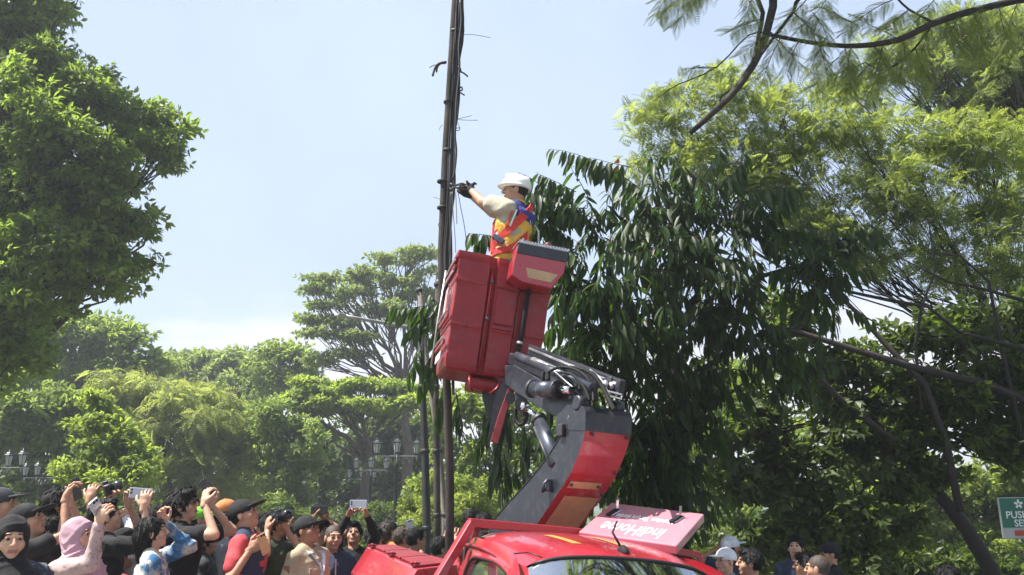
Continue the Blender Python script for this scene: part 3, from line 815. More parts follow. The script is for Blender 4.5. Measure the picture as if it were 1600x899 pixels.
def fine_spray(x, y, dx, dy, L, n, Y=YB):
    p = P(x, y, Y); q = P(x + dx, y + dy, Y + g.uniform(-.3, .3))
    d = (q - p).normalized(); pts = [p]
    for i in range(6):
        d = (d + Vector((0, 0, -.05)) + Vector(g.normal(0, .06, 3))).normalized(); pts.append(pts[-1] + d * L / 6)
    fine_tw.tube(pts, [.006 * (1 - .12 * i) for i in range(7)], 4, cap=False)
    n = int(n * 1.9)
    for i in range(n):
        t = (i + .5) / n * 5.99; a = int(t); c = pts[a].lerp(pts[a + 1], t - a)
        ax = (pts[a + 1] - pts[a]).normalized()
        for s in (-1, 1):
            side = ax.cross(Vector((0, -1, .3))).normalized() * s
            FP.append(tuple(c)); FD.append(tuple(side * .8 + ax * .6 + Vector((0, 0, -.35)) + Vector(g.normal(0, .15, 3))))
            FN.append(tuple(Vector((0, -.5, 1)) + Vector(g.normal(0, .3, 3)))); FS.append(g.uniform(.11, .20)); FT.append(g.uniform(.3, 1))
for a in [(1110, -25, -70, 40, .62, 9), (1125, -20, -90, 20, .6, 8), (1100, -10, -50, 55, .45, 7), (1180, -15, -30, 60, .35, 5), (1165, -20, 30, 70, .4, 6), (1080, -30, -60, 30, .4, 6),
          (1300, -10, -60, 50, .6, 8), (1260, 0, -50, 60, .5, 7), (1205, 55, -60, 10, .45, 7), (1220, 58, -30, 50, .5, 7), (1250, 62, -30, 50, .4, 6), (1280, 68, 10, 60, .45, 7), (1330, 72, -20, 50, .5, 8),
          (1380, 66, -10, 60, .55, 8), (1352, 98, -50, 20, .5, 8), (1385, 110, -40, 40, .5, 8), (1400, 60, -60, -40, .6, 9), (1395, 0, -70, 30, .6, 9), (1420, 15, -60, 40, .6, 9), (1455, 38, -20, 70, .5, 8),
          (1500, 22, -30, 60, .5, 8), (1540, 10, -30, 60, .5, 8), (1430, 75, 20, 60, .5, 8), (1360, 100, -60, 50, .5, 8), (1310, 90, -50, 40, .4, 6), (1590, 5, -30, 70, .6, 8), (1120, 105, -60, 10, .35, 6), (1060, 132, -40, 20, .35, 6),
          (1290, 60, -40, 50, .5, 8), (1320, 75, 20, 50, .5, 8), (1365, 70, 30, 50, .5, 8), (1410, 60, 20, 60, .5, 8), (1475, 30, 30, 60, .5, 8), (1520, 15, 20, 70, .6, 9), (1560, 8, 20, 60, .5, 8), (1240, 20, 40, 30, .4, 7), (1212, 60, 40, 40, .4, 7), (1270, 20, 30, 40, .4, 7), (1190, 30, -60, 20, .4, 7),
          (1340, 40, -60, -30, .5, 7), (1460, 0, -40, 40, .5, 8), (1060, -30, -40, 50, .4, 6)]:
    fine_spray(*a)
fine_tw.build('twigs', M['bark_dark'], bt, recalc=False)['kind'] = 'stuff'
V, F = place(fr, np.array(FP), np.array(FD), np.array(FN), np.array(FS))
o = np_mesh('foliage', V, F, M['leaf_feather'], bt, tint=np.repeat(np.array(FT), len(fr[0]))); o['kind'] = 'stuff'

# bare leaning limbs with dark leaves in front of the bright gaps on the right
for (pl, r0, r1, lb) in [([(1660, 650), (1540, 600), (1430, 575), (1330, 545), (1250, 520), (1195, 508)], .07, .03, ''), ([(1500, 800), (1478, 690), (1445, 600), (1390, 545), (1340, 490), (1290, 440), (1270, 400)], .06, .02, ''),
                         ([(1660, 560), (1500, 520), (1450, 480), (1400, 470), (1340, 440)], .035, .012, ''), ([(1600, 700), (1560, 520), (1545, 440), (1500, 400), (1450, 395)], .035, .012, ''), ([(1400, 690), (1330, 640), (1290, 600), (1230, 545), (1200, 510)], .05, .02, ''),
                         ([(1440, 640), (1430, 540), (1440, 480), (1462, 420), (1450, 340)], .03, .01, ''), ([(1600, 470), (1530, 450), (1480, 440), (1400, 400)], .03, .01, '')]:
    t = next(t for t in TREES if t.name == 'understory_tree')
    r0 *= 1.0; r1 *= 1.1; pts = [P(x, y, 12.9 + .12 * math.sin(i * 2)) for i, (x, y) in enumerate(pl)]
    mb = MB(); mb.tube(pts, [r0 + (r1 - r0) * i / (len(pts) - 1) for i in range(len(pts))], 7)
    mb.build('limb', M['bark_dark'], t, recalc=False)
# ------------------------------------------------------------------ poles, lamps, sign, house
M['pole_wood'] = mat('pole_wood', (.055, .047, .042), .95, spec=.2, noise=.5, nscale=4, bump=.6, bscale=40)
M['pole_steel'] = mat('pole_steel', (.035, .036, .036), .55, .4, noise=.2, nscale=5)
M['cable'] = mat('cable', (.015, .015, .017), .6)
M['cable_grey'] = mat('cable_grey', (.12, .12, .13), .6)
M['lamp_iron'] = mat('lamp_iron', (.03, .035, .035), .5, .5, noise=.2, nscale=9)
M['lamp_bar'] = mat('lamp_bar', (.30, .30, .29), .5, .2, noise=.2, nscale=9)
M['lamp_glass'] = mat('lamp_glass', (.40, .42, .40), .3, spec=.6)

# main pole with the bundle of loose cables the worker is cutting
mp = [P(706, 905, 7.9), P(703, 760, 7.9), P(699, 620, 7.85), P(692, 480, 7.8), P(690, 400, 7.8), P(696, 250, 7.8), P(706, 90, 7.8), P(713, -20, 7.8), P(722, -160, 7.8)]
mp[0].z = -.3
root = empty('utility_pole', (mp[0].x, mp[0].y, 0))
tag(root, 'tall slightly leaning dark pole wrapped in cables in front of the worker in the bucket', 'pole')
mb = MB(); mb.tube(mp, [.040, .039, .038, .038, .038, .038, .038, .037, .036], 14); mb.build('pole', M['pole_wood'], root, recalc=False)
g = np.random.default_rng(5)
def along(t):
    k = t * (len(mp) - 1); a = min(int(k), len(mp) - 2); return mp[a].lerp(mp[a + 1], k - a)
for j in range(12):
    ph = g.uniform(-1.9, .6) if j < 5 else g.uniform(-.4, .2); w = g.uniform(.006, .015)
    t0 = g.uniform(.25, .42); pts = []
    n = 34
    for i in range(n):
        t = t0 + (1 - t0) * i / (n - 1)
        a = ph + .35 * math.sin(t * 9 + j * 2)
        rr = .040 + w + .014 * abs(math.sin(t * 17 + j)) + (.03 * max(0, math.sin(t * 31 + j * 3)) if j > 4 else 0)
        pts.append(along(t) + Vector((math.cos(a) * rr, math.sin(a) * rr, 0)))
    mb = MB(); mb.tube(pts, w, 6); mb.build('cable', M['cable'] if j % 3 else M['cable_grey'], root, recalc=False)
# black strap twisted down the right side, ties and loose ends
def loose(pxs, r, m, Y=7.72, dy=0.0):
    pts = [P(x, y, Y + dy * i) for i, (x, y) in enumerate(pxs)]
    fine = []
    for i in range(len(pts) - 1):
        p0 = pts[max(i - 1, 0)]; p1 = pts[i]; p2 = pts[i + 1]; p3 = pts[min(i + 2, len(pts) - 1)]
        for t in (0, .25, .5, .75):
            fine.append(.5 * ((2 * p1) + (p2 - p0) * t + (2 * p0 - 5 * p1 + 4 * p2 - p3) * t * t + (3 * p1 - p0 - 3 * p2 + p3) * t ** 3))
    fine.append(pts[-1])
    mb = MB(); mb.tube(fine, r, 5); mb.build('cable', m, root, recalc=False)
K = M['cable']; G = M['cable_grey']
loose([(719, 0), (721, 30), (719, 52), (717, 75), (718, 104), (716, 130), (713, 160), (712, 190), (711, 214), (713, 236), (711, 262), (708, 280)], .011, K)
loose([(698, 97), (690, 98), (683, 101), (679, 108), (676, 119)], .012, K)
loose([(697, 99), (688, 100), (683, 106), (682, 113)], .010, K)
loose([(684, 100), (676, 103), (671, 106)], .005, K)
loose([(716, 104), (720, 112), (725, 115), (731, 120)], .009, K)
loose([(716, 106), (720, 108), (719, 113), (715, 112)], .006, K)
loose([(715, 140), (721, 136), (722, 141), (717, 143), (726, 149)], .008, K)
loose([(719, 55), (735, 54), (750, 56), (766, 59)], .003, G)
loose([(712, 187), (724, 184), (737, 181)], .003, G)
loose([(712, 187), (730, 188), (747, 188)], .003, G)
loose([(713, 188), (717, 196), (719, 202)], .003, G)
loose([(712, 201), (718, 200), (717, 204), (712, 204)], .004, K)
loose([(691, 195), (688, 199), (686, 204)], .003, G)
loose([(694, 314), (686, 311), (677, 308)], .0025, G)
loose([(690, 347), (685, 350), (687, 356), (692, 357)], .003, K)
loose([(706, 300), (707, 330), (705, 360), (703, 392)], .0035, G)
loose([(707, 300), (708, 330), (711, 370), (712, 395)], .0035, G)
loose([(712, 300), (713, 325), (714, 350)], .004, G)
loose([(715, 296), (720, 325), (725, 350), (729, 378)], .004, G)
loose([(704, 300), (703, 340), (704, 380), (702, 420)], .003, G)
for (y, x) in [(236, 700), (284, 692), (325, 692), (50, 712), (160, 702)]:
    mb = MB(); c = P(x, y, 7.8); mb.lathe(Matrix.Translation(c), [(.052, -.012), (.057, -.008), (.057, .008), (.052, .012)], 14); mb.build('band', M['pole_steel'], root, recalc=False)

# three thinner poles that stand behind it, one with a long lamp arm
def plain_pole(pl, Y, r, label, m):
    pts = [P(x, y, Y) for x, y in pl]; pts[0].z = -.3
    rt = empty('utility_pole', (pts[0].x, pts[0].y, 0)); tag(rt, label, 'pole')
    mb = MB(); n = len(pts); mb.tube(pts, [r * (1.1 - .3 * i / (n - 1)) for i in range(n)], 10); mb.build('pole', m, rt, recalc=False)
    for i in range(1, n):
        mb = MB(); mb.lathe(Matrix.Translation(pts[i] - Vector((0, 0, .05))), [(r * 1.1, -.03), (r * 1.22, -.02), (r * 1.22, .02), (r * 1.1, .03)], 10); mb.build('band', M['pole_steel'], rt, recalc=False)
    return rt
rt = plain_pole([(669, 905), (667, 820), (664, 700), (660, 600), (657, 505)], 13.5, .062, 'thin dark pole left of the cable-wrapped pole with a long street lamp arm reaching left', M['pole_steel'])
mb = MB(); mb.tube([P(668, 517, 13.5), P(640, 512, 13.4), (P(600, 505, 13.2)), P(560, 498, 13.0), P(540, 494, 12.9)], [.035, .033, .03, .027, .025], 8); mb.build('lamp_arm', M['lamp_bar'], rt, recalc=False)
a = P(540, 494, 12.9); b = P(528, 491, 12.85)
mb = MB(); mb.beam(a, b, .10, .045, bevel=.015); mb.build('lamp_head', M['lamp_bar'], rt)
mb = MB(); mb.tube([P(664, 540, 13.5), P(650, 520, 13.45), P(636, 511, 13.4)], .014, 6); mb.build('brace', M['lamp_bar'], rt, recalc=False)
plain_pole([(684, 905), (683, 800), (682, 700), (681, 600), (682, 520), (684, 440)], 13.0, .050, 'thin straight pole between the lamp-arm pole and the cable-wrapped pole', M['pole_wood'])
plain_pole([(697, 905), (695, 800), (686, 700), (672, 600), (662, 520), (655, 450)], 14.5, .05, 'grey pole leaning to the left behind the cable-wrapped pole', M['bark_grey'])

# ornate lamps in rows
def lantern(root, at_, s=1.0):
    Mx = Matrix.Translation(at_)
    mb = MB()
    mb.lathe(Mx, [(.02, 0), (.06, .02), (.085, .05), (.03, .06)], 6, smooth=False)
    for k in range(6):
        a = k * math.pi / 3
        mb.beam(Mx @ Vector((.085 * math.cos(a), .085 * math.sin(a), .05)), Mx @ Vector((.135 * math.cos(a), .135 * math.sin(a), .34)), .014, .014)
        c = Mx @ Vector((.15 * math.cos(a), .15 * math.sin(a), .35))
        mb.tube([c, c + Vector((.03 * math.cos(a), .03 * math.sin(a), .03)), c + Vector((.012 * math.cos(a), .012 * math.sin(a), .07))], [.012, .01, .004], 4)
    mb.lathe(Mx, [(.15, .34), (.17, .36), (.11, .40), (.10, .42), (.06, .46), (.03, .47), (.035, .50), (.01, .53), (.018, .55), (.002, .59)], 6, smooth=False)
    fr = mb.build('lantern', M['lamp_iron'], root)
    mb = MB(); mb.lathe(Mx, [(.072, .055), (.122, .335)], 6, smooth=False)
    mb.build('lamp_glass', M['lamp_glass'], fr)
def street_lamp(px, Y, ybar, label, half=.62, ang=R(8)):
    top = P(px, ybar, Y)
    root = empty('street_lamp', (top.x, top.y, 0)); tag(root, label, 'street lamp', 'ornate street lamps')
    z = top.z
    mb = MB(); mb.lathe(Matrix.Translation((top.x, top.y, 0)), [(.20, 0), (.20, .12), (.15, .18), (.12, .5), (.15, .55), (.10, .62), (.07, 1.0), (.06, 1.1), (.055, z - .3), (.075, z - .25), (.045, z - .2), (.045, z + .05), (.07, z + .1), (.03, z + .16)], 12)
    mb.build('post', M['lamp_iron'], root, recalc=False)
    ux = Vector((math.cos(ang), math.sin(ang), 0)); uy = Vector((-math.sin(ang), math.cos(ang), 0))
    for u in (ux, uy):
        mb = MB(); mb.beam(top - u * half, top + u * half, .05, .035, bevel=.008)
        for s in (-1, 1):
            pts = []
            for i in range(12):
                a = -.3 + i * .42; r = .17 - .011 * i
                pts.append(top + u * s * (.24 + r * math.cos(a)) + Vector((0, 0, -.17 + r * math.sin(a))))
            mb.tube(pts, .011, 5)
            mb.tube([top + u * s * half + Vector((0, 0, -.14)), top + u * s * half + Vector((0, 0, .03))], [.012, .035], 6)
        mb.build('crossbar', M['lamp_bar'], root)
    for u in (ux, -ux, uy, -uy):
        lantern(root, top + u * half + Vector((0, 0, .03)))
    return root
lamps = [(620, 27.5, 713, 'nearest ornate four-lantern street lamp just left of the dark poles'), (580, 37, 735, 'second ornate street lamp of the row left of the poles'),
         (565, 46, 749, 'third ornate street lamp of the receding row'), (555, 57, 758, 'fourth ornate street lamp of the receding row, half hidden by the others'),
         (547, 70, 765.5, 'fifth ornate street lamp of the receding row, small and crowded by its neighbours'), (540, 88, 771, 'smallest farthest ornate street lamp at the left end of the receding row'),
         (-2, 26, 731, 'ornate street lamp cut by the left edge of the photo'), (68, 31, 747, 'ornate street lamp above the raised phone at the left'), (122, 38, 754, 'small ornate street lamp half hidden behind the bright leafy tree')]
for a in lamps:
    street_lamp(*a)

# green health centre sign at the right edge
YS = 12.0
sg = empty('street_sign', (P(1625, 790, YS).x, YS, 0)); tag(sg, 'green and white clinic sign on a post at the right edge of the photo', 'sign')
c = P(1610, 809, YS - .06)
SM = frame(c, 0, R(-1), 0)
s_ = YS / F_PX * 1.0
mb = MB(); mb.box(SM, 92 * s_, .03, 60 * s_, bevel=.008)
M['sign_white'] = mat('sign_white', (.36, .37, .36), .45, noise=.1, nscale=5)
M['sign_green'] = mat('sign_green', (.016, .13, .085), .4, noise=.1, nscale=5)
M['sign_red'] = mat('sign_red', (.42, .06, .04), .45)
mb.build('panel', M['sign_white'], sg)
mb = MB(); mb.box(SM @ Matrix.Translation((0, -.0165, 7.5 * s_)), 88 * s_, .003, 43 * s_); mb.build('green_field', M['sign_green'], sg)
def text_obj(name, s, Mx, size, m, parent, ext=.0015, align='CENTER', sx=1.0, shear=0.0, bold=0.0):
    cu = bpy.data.curves.new(name, 'FONT'); cu.body = s; cu.size = size; cu.extrude = ext; cu.align_x = align; cu.align_y = 'CENTER'
    cu.offset = bold; cu.shear = shear; cu.resolution_u = 3
    o = bpy.data.objects.new(name, cu); COL.objects.link(o)
    dg = bpy.context.evaluated_depsgraph_get()
    me = bpy.data.meshes.new_from_object(o.evaluated_get(dg)); bpy.data.objects.remove(o)
    me.transform(Mx @ Matrix.Rotation(math.pi / 2, 4, 'X') @ Matrix.Diagonal((sx, 1, 1, 1)))
    me.materials.clear()
    return link_mesh(name, me, parent, [m])
M['letter_white'] = mat('letter_white', (.72, .73, .72), .5)
text_obj('lettering', 'PUSKESMAS', SM @ Matrix.Translation((0, -.0205, 4 * s_)), 14.5 * s_, M['letter_white'], sg, bold=.002)
text_obj('lettering', 'SEMPAJA', SM @ Matrix.Translation((0, -.0205, -8 * s_)), 14 * s_, M['letter_white'], sg, bold=.002)
mb = MB()
for k in range(5):
    a = k * 2 * math.pi / 5 + math.pi / 2
    mb.box(SM @ Matrix.Translation((4 * s_ * math.cos(a) - 16 * s_, -.0195, 20 * s_ + 4 * s_ * math.sin(a))) @ Matrix.Rotation(-a, 4, 'Y'), 5 * s_, .003, 3.2 * s_)
mb.build('emblem', M['letter_white'], sg)
mb = MB(); mb.box(SM @ Matrix.Translation((2 * s_, -.0165, -22 * s_)), 60 * s_, .003, 8 * s_); mb.build('red_band', M['sign_red'], sg)
mb = MB(); mb.tube([(P(1640, 790, YS).x, YS, -.2), (P(1640, 790, YS).x, YS, P(1610, 770, YS).z)], .035, 10); mb.build('post', M['pole_steel'], sg, recalc=False)

# house glimpsed behind the trees
YH = 33
hs = empty('house', gp(1480, YH + 3)); tag(hs, 'house with grey tiled roof and peach walls glimpsed between trunk and leaves at lower right', 'house')
M['peach_wall'] = mat('peach_wall', (.42, .27, .19), .85, noise=.12, nscale=2)
M['roof_grey'] = mat('roof_grey', (.13, .125, .125), .85, noise=.2, nscale=3)
M['fascia'] = mat('fascia', (.5, .48, .45), .7)
a = P(1405, 870, YH); b = P(1620, 870, YH)
zt = P(1470, 838, YH).z; zr = P(1470, 775, YH + 3).z
mb = MB(); mb.box(Matrix.Translation(((a.x + b.x) / 2, YH + 3.2, zt / 2)), b.x - a.x, 6, zt); mb.build('wall', M['peach_wall'], hs)
rf = MB()
x0, x1 = a.x - .5, b.x + .5
rf.add([(x0, YH - .4, zt - .05), (x1, YH - .4, zt - .05), (x1, YH + 3.2, zr), (x0 + 2.2, YH + 3.2, zr), (x0, YH + 6.8, zt - .05), (x1, YH + 6.8, zt - .05)], [(0, 1, 2, 3), (0, 3, 4), (3, 2, 5, 4), (0, 4, 5, 1)])
ro = rf.build('roof', M['roof_grey'], hs)
tl = MB()
for i in range(11):
    t = i / 11
    p0 = Vector((x0 + 2.2 * t, YH - .4 + 3.6 * t, zt - .02 + (zr - zt) * t)); p1 = Vector((x1, p0.y, p0.z))
    tl.beam(p0, p1, .06, .05)
tl.build('tile_course', M['roof_grey'], ro)
mb = MB(); mb.beam((x0, YH - .45, zt - .1), (x1, YH - .45, zt - .1), .04, .2); mb.build('fascia', M['fascia'], ro)

# ------------------------------------------------------------------ the red lift truck
M['red'] = mat('red_paint', (.36, .020, .034), .28, 0, .5, coat=.7, noise=.07, nscale=3, dirt=(.33, .10, .09), dirt_amt=.25)
M['red_frp'] = mat('red_fibreglass', (.22, .011, .016), .36, 0, .35, coat=.08, noise=.14, nscale=5, bump=.12, bscale=14, dirt=(.25, .07, .06), dirt_amt=.5)
M['red_dull'] = mat('red_dull', (.20, .014, .02), .45, 0, .5, noise=.12, nscale=6, dirt=(.2, .08, .06), dirt_amt=.5)
M['grey_paint'] = mat('grey_paint', (.015, .017, .026), .42, .1, .5, coat=.2, noise=.12, nscale=5, dirt=(.09, .085, .085), dirt_amt=.5)
M['grey_dark'] = mat('grey_dark', (.03, .032, .038), .5, .1, .5, noise=.2, nscale=6)
M['chrome'] = mat('chrome', (.62, .64, .68), .14, 1.0)
M['cyl_grey'] = mat('cylinder_grey', (.075, .085, .11), .35, .5, coat=.3, noise=.1)
M['alu'] = mat('aluminium', (.55, .55, .56), .38, .9, noise=.1)
M['rubber'] = mat('rubber', (.012, .012, .013), .75, spec=.25, noise=.2)
M['beige'] = mat('beige_strip', (.46, .31, .17), .5, noise=.12, nscale=7, dirt=(.25, .12, .08), dirt_amt=.4)
M['orange_strip'] = mat('orange_strip', (.42, .22, .05), .5, noise=.08)
M['white_paint'] = mat('white_paint', (.75, .75, .76), .4, noise=.04)
M['pink_board'] = mat('faded_sheen_board', (.50, .20, .25), .14, 0, .6, coat=1.0, noise=.05, nscale=2)  # faded red, with the sky's pale sheen put into the base colour
M['seal'] = mat('window_seal', (.012, .012, .013), .45)
M['seat_fabric'] = mat('seat_fabric', (.05, .05, .055), .9)
mg, n_, l_, b_ = new_mat('window_glass')
b_.inputs['Base Color'].default_value = (.62, .68, .68, 1); b_.inputs['Roughness'].default_value = .02
b_.inputs['Transmission Weight'].default_value = 1; b_.inputs['IOR'].default_value = 1.5
M['glass'] = mg
gl_ = n_.new('ShaderNodeBsdfGlossy'); gl_.inputs['Roughness'].default_value = .03; gl_.inputs[0].default_value = (.85, .9, .95, 1)
mx_ = n_.new('ShaderNodeMixShader'); mx_.inputs[0].default_value = .5          # mirror gloss added so the windscreen reflects sky and branches
l_.new(b_.outputs[0], mx_.inputs[1]); l_.new(gl_.outputs[0], mx_.inputs[2]); l_.new(mx_.outputs[0], n_['Material Output'].inputs['Surface'])
mg, n_, l_, b_ = new_mat('tinted_glass')
b_.inputs['Base Color'].default_value = (.10, .11, .12, 1); b_.inputs['Roughness'].default_value = .04
b_.inputs['Transmission Weight'].default_value = .75; b_.inputs['IOR'].default_value = 1.5
M['tint_glass'] = mg

YAW, ROLL = R(17), R(5.0)
# local frame: x across (picture right), y towards the tail, z up; anchored at the middle of the windscreen's top edge
anchor_l = Vector((0, .42, 1.555))
anchor_w = P(978, 874, 5.0)
Rm = Matrix.Rotation(YAW, 4, 'Z') @ Matrix.Rotation(ROLL, 4, 'Y')
TM = Matrix.Translation(anchor_w - (Rm @ anchor_l)) @ Rm
truck = empty('lift_truck', (TM @ Vector((0, .8, 0))).to_tuple(), YAW)
truck.location.z = 0
tag(truck, 'red truck at the bottom whose grey crane arm lifts a red bucket', 'truck')

# --- roof: crowned sheet with rolled sides
def roof_pt(u, v):
    # u -1..1 across, v 0..1 from windscreen edge to rear
    hw = .595 + .035 * math.sin(min(1, v * 2) * math.pi / 2)
    x = u * hw
    y = .42 + 1.08 * v - .05 * (1 - u * u) * (1 - v) ** 2 + .06 * abs(u) ** 3 * (1 - v)
    z = 1.555 + .105 * (1 - (1 - v) ** 2.3) - .012 * v * v - .035 * u * u - .075 * abs(u) ** 7 + .014 * (1 - u * u)
    return Vector((x, y, z))
nu, nv = 33, 17
mb = MB(); pts = [TM @ roof_pt(-1 + 2 * i / (nu - 1), j / (nv - 1)) for i in range(nu) for j in range(nv)]
mb.grid(pts, nu, nv)
# rear drop
mb.grid([TM @ (roof_pt(-1 + 2 * i / (nu - 1), 1) + Vector((0, .03 * k, -.06 * k * k))) for i in range(nu) for k in range(5)], nu, 5)
roof = mb.build('cab_roof', M['red'], truck)
# roof gutters along the sides and black seal above the windscreen
for s in (-1, 1):
    mb = MB(); mb.tube([TM @ (roof_pt(s, j / 10) + Vector((s * .006, 0, .0))) for j in range(11)], .012, 6); mb.build('gutter', M['red_dull'], roof, recalc=False)
mb = MB(); mb.tube([TM @ (roof_pt(-.90 + 1.80 * i / 20, 0) + Vector((0, -.012, -.008))) for i in range(21)], .009, 6); mb.build('windscreen_seal', M['seal'], roof, recalc=False)
for s, j0 in ((-1, .06),):
    mb = MB(); mb.tube([TM @ (roof_pt(-.80, .02) + Vector((0, 0, .003))), TM @ (roof_pt(-.84, .14) + Vector((0, 0, .003))), TM @ (roof_pt(-.93, .22) + Vector((0, 0, .003)))], .004, 4); mb.build('panel_seam', M['seal'], roof, recalc=False)
# yellow stripes painted on the roof
for u0, u1 in ((-.37, -.28), (.12, .21)):
    mb = MB(); pp = []
    for i in range(4):
        for j in range(8):
            v = .24 + .30 * j / 7
            pp.append(TM @ (roof_pt(u0 + (u1 - u0) * i / 3 - .10 * j / 7, v) + Vector((0, 0, .0025))))
    mb.grid(pp, 4, 8); mb.build('stripe', M['orange_strip'], roof)
# antenna
ab = TM @ (roof_pt(.02, .10))
mb = MB()
Ma = Matrix.Translation(ab) @ Rm @ Matrix.Rotation(R(6), 4, 'X')
mb.lathe(Ma @ Matrix.Diagonal((1, 2.1, 1, 1)), [(.030, -.01), (.028, .010), (.018, .026), (.009, .036)], 12)
an = mb.build('antenna', M['rubber'], roof, recalc=False)
mb = MB(); mb.tube([ab + Rm @ Vector((-.004, .02, .02)), ab + Rm @ Vector((-.045, .06, .10)), P(964, 815, (ab.y + .13))], [.0075, .007, .0055], 7); mb.build('antenna_rod', M['rubber'], an, recalc=False)

# --- windscreen and front
def ws_pt(u, v):
    t = roof_pt(u * .93, 0)
    b = Vector((u * .70, -.26 + .10 * u * u, .98))
    p = t.lerp(b, v); p.y -= .03 * math.sin(math.pi * v) + .012; p.z -= .012
    return p
mb = MB(); mb.grid([TM @ ws_pt(-1 + 2 * i / 20, j / 8) for i in range(21) for j in range(9)], 21, 9)
mb.grid([TM @ (ws_pt(-1 + 2 * i / 20, j / 8) + Vector((0, .006, -.004))) for i in range(21) for j in range(9)], 21, 9)
mb.build('windscreen', M['glass'], truck)
for s in (-1, 1):
    mb = MB(); pp = []
    for j in range(9):
        v = j / 8; p = ws_pt(s, v); q = Vector((s * (.63 + .13 * v), .50 - .62 * v, 1.50 - .50 * v))
        for k in range(4): pp.append(TM @ p.lerp(q, k / 3))
    mb.grid(pp, 9, 4); mb.build('windscreen_pillar', M['red'], truck)
nose = [(-.30, .98), (-.40, .93), (-.46, .80), (-.50, .62), (-.52, .45), (-.50, .32)]
mb = MB(); pp = []
for i in range(15):
    u = -1 + 2 * i / 14
    for (y, z) in nose: pp.append(TM @ Vector((u * .75, y + .10 * abs(u) ** 3, z)))
mb.grid(pp, 15, 6); mb.build('front_panel', M['red'], truck)
for s in (-1, 1):
    mb = MB(); mb.lathe(TM @ Matrix.Translation((s * .56, -.46, .72)) @ Matrix.Rotation(R(90), 4, 'X'), [(.10, 0), (.10, .02), (.09, .05), (.04, .065)], 16)
    mb.build('headlight', M['white_paint'], truck)
    for yy in (-.0, 1.95):
        c = Vector((s * .66, yy + .12, .27)); c = TM @ c
        mb = MB(); mb.lathe(Matrix.Translation(c) @ Rm @ Matrix.Rotation(R(90), 4, 'Y'), [(.16, -.085), (.24, -.085), (.275, -.05), (.275, .05), (.24, .085), (.16, .085)], 24)
        w = mb.build('wheel', M['rubber'], truck)
        mb = MB(); mb.lathe(Matrix.Translation(c) @ Rm @ Matrix.Rotation(R(90), 4, 'Y'), [(.16, -.06), (.15, -.02), (.05, .0), (.05, .03), (.16, .05)], 18); mb.build('rim', M['alu'], w)
mb = MB(); mb.box(TM @ Matrix.Translation((0, -.54, .40)), 1.46, .10, .16, bevel=.03); mb.build('bumper', M['grey_dark'], truck)
mb = MB(); mb.box(TM @ Matrix.Translation((0, -.50, .60)), .80, .03, .10, bevel=.01); mb.build('grille', M['grey_dark'], truck)

# --- sides with window openings (outline ring to window ring)
def side(s):
    def wx(z): return .745 - .135 * max(0, (z - .95) / .62) ** 1.1
    outer = [(-.30, .40), (-.30, .96), (.10, 1.28), (.36, 1.47), (.52, 1.535), (.80, 1.575), (1.20, 1.585), (1.50, 1.57), (1.56, 1.30), (1.56, .96), (1.56, .40), (.6, .36)]
    win = [(.02, .98), (.05, 1.02), (.20, 1.20), (.42, 1.395), (.56, 1.44), (.80, 1.47), (1.12, 1.475), (1.30, 1.46), (1.37, 1.36), (1.40, 1.10), (1.36, .98), (.6, .97)]
    def sm(poly, n=5):
        out = []
        N = len(poly)
        for i in range(N):
            p0, p1, p2, p3 = [Vector((*poly[(i + k) % N], 0)) for k in (-1, 0, 1, 2)]
            for q in range(n):
                t = q / n
                v = .5 * ((2 * p1) + (p2 - p0) * t + (2 * p0 - 5 * p1 + 4 * p2 - p3) * t * t + (3 * p1 - p0 - 3 * p2 + p3) * t ** 3)
                out.append((v.x, v.y))
        return out
    o_ = sm(outer); w_ = sm(win)
    N = len(o_)
    V = []; rings = []
    def pt(y, z, dx=0): return TM @ Vector((s * (wx(z) + dx), y, z))
    rr = [(0, 0), (.5, .012), (.86, .012), (.93, .020), (1.0, .004), (1.0, -.03)]
    mb = MB()
    for (t, dx) in rr:
        V += [pt(o_[i][0] * (1 - t) + w_[i][0] * t, o_[i][1] * (1 - t) + w_[i][1] * t, dx) for i in range(N)]
    F = []
    for k in range(len(rr) - 1):
        for i in range(N):
            j = (i + 1) % N
            F.append((k * N + i, k * N + j, (k + 1) * N + j, (k + 1) * N + i))
    mb.add(V, F, 0, True)
    d = mb.build('door', M['red'], truck)
    # dark rubber rim and glass
    mb = MB(); mb.tube([pt(y, z, .010) for y, z in w_] + [pt(*w_[0], .010)], .009, 6); mb.build('window_seal', M['seal'], d, recalc=False)
    cy = sum(p[0] for p in w_) / N; cz = sum(p[1] for p in w_) / N
    mb = MB()
    for dx in (-.012, -.016):
        mb.add([pt(cy, cz, dx)] + [pt(y, z, dx) for y, z in w_], [(0, i + 1, (i + 1) % N + 1) for i in range(N)], 0, False)
    mb.build('window', M['tint_glass'], d)
    mb = MB(); mb.tube([pt(.30, .93, .006), pt(.62, .93, .008), pt(1.33, .93, .008)], .006, 5); mb.build('belt_moulding', M['seal'], d, recalc=False)
    mb = MB(); mb.box(TM @ Matrix.Translation((s * .775, 1.22, .86)) , .02, .14, .035, bevel=.006); mb.build('handle', M['seal'], d)
    mb = MB(); c = TM @ Vector((s * .89, .04, 1.08)); mb.box(Matrix.Translation(c) @ Rm, .13, .05, .20, bevel=.02); mb.beam(c, TM @ Vector((s * .74, .10, 1.02)), .02, .02); mb.build('wing_mirror', M['seal'], truck)
side(-1); side(1)
